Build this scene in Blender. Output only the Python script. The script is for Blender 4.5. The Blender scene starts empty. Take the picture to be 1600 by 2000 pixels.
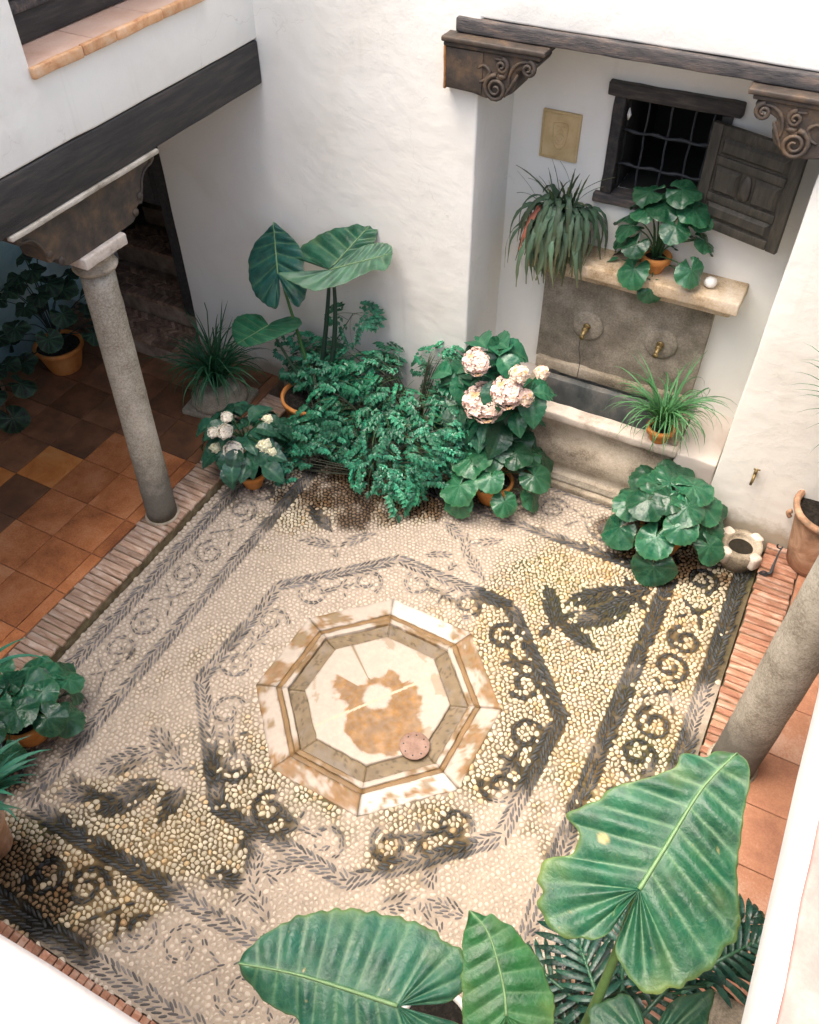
import bpy, math, random
import numpy as np
from mathutils import Vector, Matrix, noise as mnoise
random.seed(7); rng = np.random.default_rng(11)
PI = math.pi; R = math.radians
sc = bpy.context.scene
# ------------------------------------------------------------------ camera
CAM_H = 5.2; FPX = 1681.1
def cam_axes(yaw, pitch, roll):
    cy, sy = math.cos(yaw), math.sin(yaw)
    f = np.array([sy*math.cos(pitch), cy*math.cos(pitch), -math.sin(pitch)])
    r = np.array([cy, -sy, 0.0]); d = np.cross(f, r)
    c, s = math.cos(roll), math.sin(roll)
    return np.array([c*r+s*d, -s*r+c*d, f])
AX = cam_axes(-0.4902995, 0.8134135, 0.0114330)
CP = np.array([0, 0, CAM_H])
cd = bpy.data.cameras.new('camera'); cam = bpy.data.objects.new('camera', cd)
sc.collection.objects.link(cam); sc.camera = cam
cd.sensor_fit = 'HORIZONTAL'; cd.sensor_width = 36; cd.lens = FPX/1600*36
cd.clip_start = 0.05; cd.clip_end = 300
_r, _d, _f = AX
cam.matrix_world = Matrix(((_r[0], -_d[0], -_f[0], 0), (_r[1], -_d[1], -_f[1], 0), (_r[2], -_d[2], -_f[2], CAM_H), (0, 0, 0, 1)))
# helpers that read a survey point of the photograph on a known plane of the place
def ray(x, y): return AX.T @ np.array([(x-800)/FPX, (y-1000)/FPX, 1.0])
def atz(x, y, z=0.0): d = ray(x, y); return Vector(CP+d*(z-CAM_H)/d[2])
def aty(x, y, Y): d = ray(x, y); return Vector(CP+d*Y/d[1])
def atx(x, y, X): d = ray(x, y); return Vector(CP+d*X/d[0])
def onplane(x, y, P, n):
    d = Vector(ray(x, y)); c = Vector(CP); return c + d*((P-c).dot(n)/d.dot(n))
# ------------------------------------------------------------------ light
SUN_EL, SUN_AZ = R(72), math.atan2(-0.45, -0.6)
w = bpy.data.worlds.new('World'); sc.world = w; w.use_nodes = True
nt = w.node_tree; nt.nodes.clear()
sky = nt.nodes.new('ShaderNodeTexSky'); sky.sky_type = 'NISHITA'; sky.sun_disc = False
sky.sun_elevation = SUN_EL; sky.sun_rotation = PI/2 - SUN_AZ
sky.dust_density = 7.0; sky.air_density = 1.0; sky.ozone_density = 0.6; sky.altitude = 0
bg = nt.nodes.new('ShaderNodeBackground'); bg.inputs['Strength'].default_value = 0.15
wo = nt.nodes.new('ShaderNodeOutputWorld')
nt.links.new(sky.outputs[0], bg.inputs[0]); nt.links.new(bg.outputs[0], wo.inputs[0])
sd = bpy.data.lights.new('sun', 'SUN'); sd.energy = 1.1; sd.angle = R(60); sd.color = (1.0, 0.955, 0.86)
sun = bpy.data.objects.new('sun', sd); sc.collection.objects.link(sun)
sdir = Vector((math.cos(SUN_EL)*math.cos(SUN_AZ), math.cos(SUN_EL)*math.sin(SUN_AZ), math.sin(SUN_EL)))
sun.rotation_euler = sdir.to_track_quat('Z', 'Y').to_euler(); sun.location = (0, 0, 9)
sc.view_settings.view_transform = 'Standard'; sc.view_settings.look = 'None'
sc.view_settings.exposure = 1.64; sc.view_settings.gamma = 1.0; sc.view_settings.use_curve_mapping = False
# ------------------------------------------------------------------ materials
def srgb(r, g, b):
    f = lambda c: (c/12.92 if c <= .04045 else ((c+.055)/1.055)**2.4)
    return (f(r/255), f(g/255), f(b/255), 1)
class NT:
    def __init__(s, name):
        s.m = bpy.data.materials.new(name); s.m.use_nodes = True; s.t = s.m.node_tree
        s.b = s.t.nodes['Principled BSDF']; s.out = s.t.nodes['Material Output']
    def n(s, kind, **kw):
        x = s.t.nodes.new(kind)
        for k, v in kw.items():
            if k.startswith('i_'): x.inputs[k[2:].replace('_', ' ')].default_value = v
            else: setattr(x, k, v)
        return x
    def l(s, a, b): s.t.links.new(a, b)
    def coord(s, scale=(1, 1, 1), kind='pos'):
        if kind == 'pos': o = s.n('ShaderNodeNewGeometry').outputs['Position']
        else: o = s.n('ShaderNodeTexCoord').outputs['Object']
        mp = s.n('ShaderNodeMapping'); mp.inputs['Scale'].default_value = scale
        s.l(o, mp.inputs['Vector']); return mp.outputs[0]
    def noise(s, vec, scale, detail=6, rough=.6, dist=0):
        x = s.n('ShaderNodeTexNoise'); x.inputs['Scale'].default_value = scale; x.inputs['Detail'].default_value = detail
        x.inputs['Roughness'].default_value = rough; x.inputs['Distortion'].default_value = dist
        s.l(vec, x.inputs['Vector']); return x.outputs['Fac']
    def ramp(s, fac, stops):
        x = s.n('ShaderNodeValToRGB'); e = x.color_ramp.elements
        while len(e) < len(stops): e.new(.5)
        for el, (p, c) in zip(e, stops): el.position = p; el.color = c if len(c) == 4 else (*c, 1)
        s.l(fac, x.inputs[0]); return x.outputs[0]
    def mix(s, fac, a, b, mode='MIX'):
        x = s.n('ShaderNodeMix', data_type='RGBA', blend_type=mode)
        for v, i in ((fac, 0), (a, 6), (b, 7)):
            if hasattr(v, 'links'): s.l(v, x.inputs[i])
            else: x.inputs[i].default_value = v
        return x.outputs[2]
    def math(s, op, a, b=0.0):
        x = s.n('ShaderNodeMath', operation=op)
        for v, i in ((a, 0), (b, 1)):
            if hasattr(v, 'links'): s.l(v, x.inputs[i])
            else: x.inputs[i].default_value = v
        return x.outputs[0]
    def bump(s, h, strength=.4, dist=.01, prev=None):
        x = s.n('ShaderNodeBump'); x.inputs['Strength'].default_value = strength; x.inputs['Distance'].default_value = dist
        s.l(h, x.inputs['Height'])
        if prev: s.l(prev, x.inputs['Normal'])
        s.l(x.outputs[0], s.b.inputs['Normal']); return x.outputs[0]
    def fin(s, col, rough=.7, spec=.3):
        if hasattr(col, 'links'): s.l(col, s.b.inputs['Base Color'])
        else: s.b.inputs['Base Color'].default_value = col
        if hasattr(rough, 'links'): s.l(rough, s.b.inputs['Roughness'])
        else: s.b.inputs['Roughness'].default_value = rough
        s.b.inputs['Specular IOR Level'].default_value = spec
        return s.m
def mottled(name, cols, scale=6, rough=.8, bump=.3, bscale=40, stretch=(1, 1, 1), spec=.25, dist=.01, kind='pos', rnd=0, detail=8, ndist=.15, speck=0, nrough=.66):
    t = NT(name); v = t.coord(stretch, kind)
    if rnd:
        oi = t.n('ShaderNodeObjectInfo'); add = t.n('ShaderNodeVectorMath', operation='ADD')
        cx = t.n('ShaderNodeCombineXYZ')
        m_ = t.math('MULTIPLY', oi.outputs['Random'], 37.0); t.l(m_, cx.inputs[0]); t.l(m_, cx.inputs[1])
        t.l(v, add.inputs[0]); t.l(cx.outputs[0], add.inputs[1]); v = add.outputs[0]
    f = t.noise(v, scale, detail, nrough, ndist)
    if speck: f = t.math('ADD', f, t.math('MULTIPLY', t.math('SUBTRACT', t.noise(t.coord((1, 1, 1)), 70, 5, .75), .5), speck))
    n = len(cols); c = t.ramp(f, [(.28+.44*i/(n-1), cc) for i, cc in enumerate(cols)])
    if rnd:
        k = t.math('ADD', t.math('MULTIPLY', oi.outputs['Random'], 2*rnd), 1-rnd)
        cc = t.n('ShaderNodeCombineColor'); [t.l(k, cc.inputs[i]) for i in range(3)]
        c = t.mix(1.0, c, cc.outputs[0], 'MULTIPLY')
    h = t.noise(v, bscale, 6, .65)
    t.bump(h, bump, dist)
    return t.fin(c, rough, spec)
def plaster(name, base=(.80, .785, .725), low=(.745, .72, .65)):
    t = NT(name); v = t.coord()
    f = t.noise(v, 1.3, 6, .6, .6); c = t.ramp(f, [(.25, (*low, 1)), (.45, (*base, 1)), (.75, (base[0]*1.03, base[1]*1.04, base[2]*1.05, 1))])
    f2 = t.noise(t.coord((1, 1, .35)), 5, 8, .7, .8)
    c = t.mix(t.ramp(f2, [(.64, (0, 0, 0)), (.85, (.13, .13, .13))]), c, (.52, .44, .35, 1))
    f3 = t.noise(v, 26, 4, .6); c = t.mix(t.ramp(f3, [(.68, (0, 0, 0)), (.8, (.2, .2, .2))]), c, (.6, .52, .43, 1))
    # splash and damp dirt in the lowest hand's breadth of the wall
    sep = t.n('ShaderNodeSeparateXYZ'); t.l(v, sep.inputs[0])
    zz = t.math('ADD', sep.outputs['Z'], t.math('MULTIPLY', t.noise(v, 5, 6, .7), -.35))
    c = t.mix(t.ramp(zz, [(0.0, (.8, .8, .8)), (.12, (0, 0, 0))]), c, (.36, .29, .19, 1))
    vo = t.n('ShaderNodeTexVoronoi', feature='DISTANCE_TO_EDGE'); vo.inputs['Scale'].default_value = 1.1
    wv = t.n('ShaderNodeVectorMath', operation='ADD'); nn = t.n('ShaderNodeTexNoise'); nn.inputs['Scale'].default_value = 4; nn.inputs['Detail'].default_value = 6; t.l(v, nn.inputs['Vector']); t.l(v, wv.inputs[0]); sc_ = t.n('ShaderNodeVectorMath', operation='SCALE'); sc_.inputs['Scale'].default_value = .5; t.l(nn.outputs['Color'], sc_.inputs[0]); t.l(sc_.outputs[0], wv.inputs[1]); t.l(wv.outputs[0], vo.inputs['Vector'])
    crack = t.math('MULTIPLY', t.ramp(vo.outputs[0], [(.0, (1,)*3), (.0035, (0,)*3)]), t.ramp(t.noise(v, 1.7, 3, .5), [(.52, (0,)*3), (.64, (.32,)*3)]))
    c = t.mix(crack, c, (.38, .33, .27, 1))
    drip = t.math('MULTIPLY', t.ramp(t.noise(t.coord((1, 1, .06)), 9, 5, .6), [(.58, (0,)*3), (.74, (.22,)*3)]), t.ramp(t.noise(v, .9, 3, .5), [(.48, (0,)*3), (.62, (1,)*3)]))
    c = t.mix(drip, c, (.50, .44, .34, 1))
    p = t.bump(t.noise(v, 6, 5, .5), .30, .03); p = t.bump(t.noise(v, 60, 8, .7), .22, .007, p)
    return t.fin(c, .85, .15)
def vcol(name, rough=.7, spec=.3, nscale=60, amt=.18, bump=.3, dist=.004, rnd=0):
    t = NT(name); a = t.n('ShaderNodeAttribute', attribute_name='Col').outputs['Color']
    v = t.coord(); f = t.noise(v, nscale, 6, .65)
    k = t.ramp(f, [(.25, (1-amt,)*3), (.75, (1+amt*.0,)*3)])
    c = t.mix(1.0, a, k, 'MULTIPLY')
    if rnd:
        oi = t.n('ShaderNodeObjectInfo'); kk = t.math('ADD', t.math('MULTIPLY', oi.outputs['Random'], 2*rnd), 1-rnd)
        cc = t.n('ShaderNodeCombineColor'); [t.l(kk, cc.inputs[i]) for i in range(3)]
        c = t.mix(1.0, c, cc.outputs[0], 'MULTIPLY')
    t.bump(f, bump, dist); return t.fin(c, rough, spec)
def leafmat(name, rough=.36, rnd=.3, coat=.0, transl=.18, spec=.42):
    t = NT(name); a = t.n('ShaderNodeAttribute', attribute_name='Col').outputs['Color']
    v = t.coord(); f = t.noise(v, 14, 5, .6); c = t.mix(t.ramp(f, [(.40, (.0,)*3), (.78, (.30,)*3)]), a, (.08, .20, .10, 1))
    oi = t.n('ShaderNodeObjectInfo'); kk = t.math('ADD', t.math('MULTIPLY', oi.outputs['Random'], 2*rnd), 1-rnd)
    cc = t.n('ShaderNodeCombineColor'); [t.l(kk, cc.inputs[i]) for i in range(3)]
    c = t.mix(1.0, c, cc.outputs[0], 'MULTIPLY')
    vo = t.n('ShaderNodeTexVoronoi', feature='DISTANCE_TO_EDGE'); vo.inputs['Scale'].default_value = 34; t.l(v, vo.inputs['Vector'])
    c = t.mix(t.ramp(vo.outputs[0], [(.0, (.22,)*3), (.07, (0,)*3)]), c, (.07, .16, .07, 1))
    c = t.mix(t.ramp(t.noise(v, 42, 3, .5), [(.71, (0,)*3), (.76, (.55,)*3)]), c, (.20, .17, .06, 1))
    b_ = t.bump(t.noise(v, 22, 4, .6), .55, .012); t.bump(vo.outputs[0], .25, .004, b_)
    rr = t.ramp(t.noise(v, 9, 4, .6), [(.3, (rough,)*3), (.7, (min(1, rough+.22),)*3)])
    t.fin(c, rr, spec)
    tr = t.n('ShaderNodeBsdfTranslucent'); t.l(t.mix(1.0, c, (1.6, 1.7, .7, 1), 'MULTIPLY'), tr.inputs[0])
    ms = t.n('ShaderNodeMixShader'); ms.inputs[0].default_value = transl
    t.l(t.b.outputs[0], ms.inputs[1]); t.l(tr.outputs[0], ms.inputs[2]); t.l(ms.outputs[0], t.out.inputs[0])
    return t.m
def petmat():
    t = NT('white_petals'); a = t.n('ShaderNodeAttribute', attribute_name='Col').outputs['Color']
    return t.fin(a, .6, .2)
M = {}
M['white'] = plaster('white_plaster')
M['whitep'] = plaster('pinkish_plaster', (.56, .50, .45), (.46, .38, .33))
M['blue'] = mottled('blue_limewash', [(.16, .34, .40), (.32, .50, .54), (.50, .60, .60)], 1.6, .9, .3, 30)
M['darkwood'] = mottled('dark_painted_wood', [(.018, .018, .019), (.036, .034, .033), (.07, .06, .052)], 3.0, .55, .5, 26, (9, 1.0, 9), .35, .012)
M['darkwoodx'] = mottled('dark_painted_lintel_wood', [(.02, .02, .021), (.05, .045, .042), (.12, .10, .085)], 3.5, .6, .5, 26, (1.2, 9, 9), .3, .012)
M['oldwood'] = mottled('weathered_grey_beam_wood', [(.032, .032, .035), (.085, .078, .076), (.20, .15, .12)], 4, .75, .6, 22, (1.4, 7, 7), .2, .014)
M['carved'] = mottled('carved_bracket_wood', [(.028, .023, .020), (.062, .048, .038), (.15, .095, .052)], 7, .6, .5, 40, (1, 1, 1), .35, .008)
M['carvedrust'] = mottled('rust_brown_end_grain', [(.10, .05, .02), (.30, .14, .05), (.40, .20, .08)], 9, .7, .5, 40)
M['shutterw'] = mottled('shutter_wood', [(.028, .027, .022), (.055, .050, .040), (.10, .085, .065)], 4, .5, .5, 30, (7, 7, 1.5), .4, .008)
M['iron'] = mottled('black_iron', [(.02, .022, .024), (.05, .055, .06)], 12, .5, .3, 60)
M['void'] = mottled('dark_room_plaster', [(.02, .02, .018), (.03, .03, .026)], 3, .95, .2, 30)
M['colstone'] = mottled('granite_column', [(.17, .145, .11), (.30, .265, .205), (.42, .38, .31)], 2.2, .8, .8, 95, (1, 1, 1), .25, .008, speck=.9, ndist=0)
M['marble'] = mottled('white_marble_block', [(.30, .24, .19), (.56, .49, .42), (.70, .63, .56)], 4, .65, .5, 50, speck=.35)
M['limestone'] = mottled('weathered_limestone', [(.12, .10, .07), (.32, .27, .20), (.50, .43, .34)], 3.6, .85, .7, 50, (1, 1, 1), .2, .010, speck=.6)
M['panelstone'] = mottled('grey_wet_panel_stone', [(.10, .085, .06), (.24, .21, .165), (.46, .41, .33)], 2.6, .75, .5, 60, (1, 1, 1), .25, .008, ndist=.1, speck=.55, nrough=.72)
M['basinin'] = mottled('basin_inside_stone', [(.05, .06, .06), (.12, .125, .12), (.24, .22, .19)], 4, .6, .5, 50, (1.5, 1, 1), .3, .008)
M['shelfstone'] = mottled('stained_shelf_stone', [(.24, .15, .07), (.55, .43, .29), (.68, .60, .50)], 3.4, .8, .5, 60, (1, 1, 1), .2, .008, ndist=.2, speck=.5)
M['tile'] = mottled('terracotta_tile', [(.20, .07, .030), (.44, .155, .055), (.58, .26, .12)], 2.6, .62, .35, 70, rnd=.14, spec=.25, dist=.004, speck=.5)
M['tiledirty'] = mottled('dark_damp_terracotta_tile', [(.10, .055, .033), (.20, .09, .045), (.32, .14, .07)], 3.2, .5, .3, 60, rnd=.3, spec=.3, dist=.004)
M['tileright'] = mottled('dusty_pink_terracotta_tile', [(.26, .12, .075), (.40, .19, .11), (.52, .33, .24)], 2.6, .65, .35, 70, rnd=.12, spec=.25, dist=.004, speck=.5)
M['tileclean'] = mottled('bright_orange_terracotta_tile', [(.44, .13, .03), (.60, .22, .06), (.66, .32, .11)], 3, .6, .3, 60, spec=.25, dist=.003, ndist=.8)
M['brick'] = mottled('worn_brick', [(.22, .125, .08), (.42, .28, .20), (.60, .50, .42)], 9, .85, .6, 70, (.6, 2, 1), rnd=.22, dist=.006, ndist=.8)
M['brickred'] = mottled('red_brick', [(.20, .085, .05), (.36, .18, .115), (.54, .39, .31)], 8, .8, .6, 70, (.6, 2, 1), rnd=.22, dist=.006, ndist=.8)
M['stairbrick'] = mottled('dark_stair_brick', [(.14, .085, .055), (.28, .17, .11), (.42, .28, .20)], 9, .8, .4, 70, rnd=.35)
M['grout'] = mottled('mortar', [(.13, .09, .06), (.25, .18, .13), (.36, .29, .22)], 9, .9, .6, 60)
M['moss'] = mottled('mossy_kerb_face', [(.07, .055, .03), (.20, .16, .09), (.34, .28, .18)], 9, .95, .8, 40)
M['terracotta'] = mottled('terracotta_pot_clay', [(.42, .13, .03), (.62, .24, .06), (.68, .32, .12)], 5, .7, .3, 60, spec=.25)
M['oldpot'] = mottled('aged_clay_pot', [(.12, .10, .07), (.40, .23, .14), (.62, .42, .29)], 4.5, .8, .4, 60, (1, 1, .8), ndist=1.2)
M['soil'] = mottled('black_soil', [(.008, .007, .006), (.022, .018, .014), (.06, .05, .04)], 30, .95, 1.0, 60, dist=.03)
M['brass'] = mottled('old_brass', [(.14, .10, .04), (.35, .26, .12)], 20, .4, .3, 80); M['brass'].node_tree.nodes['Principled BSDF'].inputs['Metallic'].default_value = .6
M['plaque'] = mottled('ochre_ceramic_plaque', [(.46, .32, .15), (.58, .43, .22), (.66, .52, .30)], 7, .7, .2, 60)
M['sill'] = mottled('pink_terracotta_sill', [(.50, .30, .21), (.60, .40, .30), (.66, .49, .39)], 3, .75, .3, 60, rnd=.1)
M['silledge'] = mottled('ochre_sill_edge', [(.46, .20, .09), (.66, .38, .20), (.72, .52, .36)], 12, .8, .5, 60, rnd=.1)
M['pinkstripe'] = mottled('faded_pink_tile_edge', [(.30, .16, .14), (.38, .23, .20), (.46, .32, .29)], 8, .8, .3, 60)
M['drain'] = mottled('rusty_pink_metal', [(.17, .10, .07), (.27, .17, .13), (.34, .23, .18)], 14, .6, .3, 80)
M['mosaic'] = vcol('mosaic_mortar', .9, .15, 45, .35, .8, .008)
M['pebble'] = vcol('river_pebble', .5, .35, 120, .12, .15, .002)
M['slate'] = vcol('slate_shard', .5, .35, 90, .35, .4, .004)
M['fmarble'] = vcol('stained_fountain_marble', .5, .35, 35, .14, .25, .004)
M['leaf'] = leafmat('glossy_green_leaf', .20, .45, transl=.08, spec=.5); M['leafbig'] = leafmat('elephant_ear_leaf', .34, .06, transl=.08, spec=.38)
M['leafdark'] = leafmat('matt_green_leaf', .45); M['blade'] = leafmat('strap_leaf', .42)
M['petal'] = petmat(); M['white_ceramic'] = mottled('white_glaze', [(.7, .68, .62), (.8, .78, .74)], 5, .3, .1, 40)
M['stalk'] = vcol('green_stalk', .5, .35, 40, .3, .2, .003)
t = NT('granite_column'); v = t.coord()
f = t.noise(v, 2.6, 7, .72, .1); f = t.math('ADD', f, t.math('MULTIPLY', t.math('SUBTRACT', t.noise(v, 75, 5, .75), .5), 1.0))
c = t.ramp(f, [(.22, (.13, .115, .085)), (.42, (.32, .285, .225)), (.58, (.46, .42, .345)), (.8, (.60, .56, .48))])
sep = t.n('ShaderNodeSeparateXYZ'); t.l(v, sep.inputs[0])
zz = t.math('ADD', sep.outputs['Z'], t.math('MULTIPLY', t.noise(v, 3.5, 6, .7), -.9))
c = t.mix(t.ramp(zz, [(0.0, (.8, .8, .8)), (.35, (0, 0, 0))]), c, (.10, .098, .085, 1))
for zc_, k_ in ((.92, 3), (1.52, 5)):
    w_ = t.math('ABSOLUTE', t.math('ADD', t.math('SUBTRACT', sep.outputs['Z'], zc_), t.math('MULTIPLY', t.math('SUBTRACT', t.noise(v, k_, 3, .6), .5), .10)))
    c = t.mix(t.ramp(w_, [(.0, (.7, .7, .7)), (.007, (0, 0, 0))]), c, (.52, .47, .38, 1))
c = t.mix(t.ramp(t.noise(v, 5, 6, .7), [(.60, (0, 0, 0)), (.72, (.6, .6, .6))]), c, (.20, .155, .09, 1))
pv = t.bump(t.noise(v, 18, 6, .7), .8, .012); t.bump(t.noise(v, 110, 5, .8), .9, .006, pv); M['colstone'] = t.fin(c, .85, .2)
# ------------------------------------------------------------------ mesh helpers
def tag(o, label=None, cat=None, group=None, kind=None):
    if label: o['label'] = label
    if cat: o['category'] = cat
    if group: o['group'] = group
    if kind: o['kind'] = kind
    return o
def link(name, me, parent=None, loc=None):
    o = bpy.data.objects.new(name, me); sc.collection.objects.link(o)
    if parent: o.parent = parent
    if loc is not None: o.location = loc
    return o
def empty(name, label, cat, loc=(0, 0, 0), group=None):
    o = bpy.data.objects.new(name, None); sc.collection.objects.link(o); o.location = loc
    o.empty_display_size = .1; return tag(o, label, cat, group)
class MB:
    def __init__(s): s.v = []; s.f = []; s.c = []
    def add(s, v, f, col=None):
        b = len(s.v); s.v += [tuple(p) for p in v]; s.f += [tuple(i+b for i in q) for q in f]
        if col is not None: s.c += (col if isinstance(col, list) else [tuple(col)]*len(v))
        else: s.c += [(1, 1, 1)]*len(v)
        return s
    def mesh(s, name, mat, smooth=True, origin=None):
        me = bpy.data.meshes.new(name)
        vs = s.v if origin is None else [(p[0]-origin[0], p[1]-origin[1], p[2]-origin[2]) for p in s.v]
        me.from_pydata(vs, [], s.f)
        for m in (mat if isinstance(mat, (list, tuple)) else [mat]): me.materials.append(m)
        a = me.color_attributes.new('Col', 'FLOAT_COLOR', 'POINT')
        arr = np.ones((len(s.v), 4), np.float32); arr[:, :3] = np.array(s.c, np.float32).reshape(-1, 3)[:, :3]
        a.data.foreach_set('color', arr.ravel())
        if smooth: me.polygons.foreach_set('use_smooth', [True]*len(me.polygons))
        me.update(); return me
    def build(s, name, mat, parent=None, smooth=True, center=True):
        """links the mesh; coordinates are world, the origin is moved to the middle of its foot"""
        P = np.array(s.v); off = Vector((0, 0, 0))
        par = parent
        if center: off = Vector(((P[:, 0].min()+P[:, 0].max())/2, (P[:, 1].min()+P[:, 1].max())/2, P[:, 2].min()))
        o = link(name, s.mesh(name, mat, smooth, off), parent)
        base = Vector((0, 0, 0)); q = parent
        while q: base += q.location; q = q.parent
        o.location = off - base; return o
def rboxv(x0, x1, y0, y1, z0, z1, r=.01, step=.25, amp=0.0, nf=3.0, seed=0):
    """box with rounded edges and slightly uneven faces"""
    lo = np.array([x0, y0, z0]); hi = np.array([x1, y1, z1]); r = min(r, *(.49*(hi-lo)))
    def lines(a, b):
        n = max(1, int(round((b-a-2*r)/step))); L = [a, a+r*.35] + list(np.linspace(a+r, b-r, n+1)) + [b-r*.35, b]
        return L
    G = [lines(lo[i], hi[i]) for i in range(3)]
    V = {}; vs = []; fs = []
    def vid(p):
        k = (round(p[0], 5), round(p[1], 5), round(p[2], 5))
        if k not in V:
            V[k] = len(vs); q = np.array(p); c = np.clip(q, lo+r, hi-r); d = q-c; n = np.linalg.norm(d)
            if n > 1e-9: q = c+d/n*r
            if amp:
                q = q+np.array(mnoise.noise_vector(Vector(q*nf)+Vector((seed*7.3, seed, 0))))*amp
            vs.append(tuple(q))
        return V[k]
    for ax in range(3):
        a, b = [(1, 2), (2, 0), (0, 1)][ax]
        for side in (0, 1):
            fixed = (lo, hi)[side][ax]
            for i in range(len(G[a])-1):
                for j in range(len(G[b])-1):
                    q = []
                    for (u, v) in ((i, j), (i+1, j), (i+1, j+1), (i, j+1)):
                        p = [0, 0, 0]; p[ax] = fixed; p[a] = G[a][u]; p[b] = G[b][v]; q.append(vid(p))
                    fs.append(tuple(q) if side else tuple(q[::-1]))
    return vs, fs
def rbox(name, dims, mat, parent=None, r=.01, step=.25, amp=0.0, nf=3.0, seed=0):
    return MB().add(*rboxv(*dims, r, step, amp, nf, seed)).build(name, mat, parent)
def cbox(sx, sy, h, c=.006, amp=0.0):
    """low, cheap slab with chamfered top: 8 sides + top"""
    j = lambda: random.uniform(-amp, amp)
    v = [(-sx/2+j(), -sy/2+j(), 0), (sx/2+j(), -sy/2+j(), 0), (sx/2+j(), sy/2+j(), 0), (-sx/2+j(), sy/2+j(), 0)]
    v += [(x, y, h-c) for x, y, z in v[:4]]
    v += [(x*(1-2*c/sx), y*(1-2*c/sy), h) for x, y, z in v[:4]]
    f = [(0, 1, 5, 4), (1, 2, 6, 5), (2, 3, 7, 6), (3, 0, 4, 7), (4, 5, 9, 8), (5, 6, 10, 9), (6, 7, 11, 10), (7, 4, 8, 11), (8, 9, 10, 11)]
    return v, f
def tubev(pts, rad, n=8, cap=True):
    pts = [Vector(p) for p in pts]; m = len(pts); rad = rad if isinstance(rad, (list, tuple)) else [rad]*m
    vs = []; fs = []; up = Vector((0, 0, 1)); prev = None
    for i, p in enumerate(pts):
        t = (pts[min(i+1, m-1)]-pts[max(i-1, 0)]).normalized()
        if prev is None:
            a = t.cross(up) if abs(t.dot(up)) < .95 else t.cross(Vector((1, 0, 0)))
            a.normalize()
        else: a = (prev-t*prev.dot(t)).normalized()
        prev = a; b = t.cross(a)
        for k in range(n):
            q = 2*PI*k/n; vs.append(tuple(p+(a*math.cos(q)+b*math.sin(q))*rad[i]))
    for i in range(m-1):
        for k in range(n):
            k2 = (k+1) % n; fs.append((i*n+k, i*n+k2, (i+1)*n+k2, (i+1)*n+k))
    if cap: fs.append(tuple(range(n))[::-1]); fs.append(tuple((m-1)*n+k for k in range(n)))
    return vs, fs
def lathev(prof, n=32, c=(0, 0, 0), lean=(0, 0), amp=0):
    vs = []; fs = []; z0 = prof[0][1]
    for r, z in prof:
        for k in range(n):
            q = 2*PI*k/n; x = r*math.cos(q); y = r*math.sin(q)
            e = 1+(amp*mnoise.noise(Vector((x*9+c[0], y*9+c[1], z*9))) if amp else 0)
            vs.append((c[0]+x*e+lean[0]*(z-z0), c[1]+y*e+lean[1]*(z-z0), c[2]+z))
    for i in range(len(prof)-1):
        for k in range(n):
            k2 = (k+1) % n; fs.append((i*n+k, i*n+k2, (i+1)*n+k2, (i+1)*n+k))
    fs.append(tuple(range(n))[::-1]); fs.append(tuple((len(prof)-1)*n+k for k in range(n)))
    return vs, fs
def bez(a, b, c, n=8):
    a, b, c = Vector(a), Vector(b), Vector(c)
    return [a*(1-t)**2+b*2*t*(1-t)+c*t*t for t in [i/n for i in range(n+1)]]
def catmull(P, n=6, closed=False):
    P = [Vector(p) for p in P]; out = []; m = len(P)
    for i in range(m if closed else m-1):
        p0 = P[(i-1) % m] if closed or i > 0 else P[0]; p1 = P[i]; p2 = P[(i+1) % m]; p3 = P[(i+2) % m] if closed or i+2 < m else P[-1]
        for k in range(n):
            t = k/n
            out.append(.5*((2*p1)+(p2-p0)*t+(2*p0-5*p1+4*p2-p3)*t*t+(3*p1-p0-3*p2+p3)*t**3))
    if not closed: out.append(P[-1])
    return out
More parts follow.
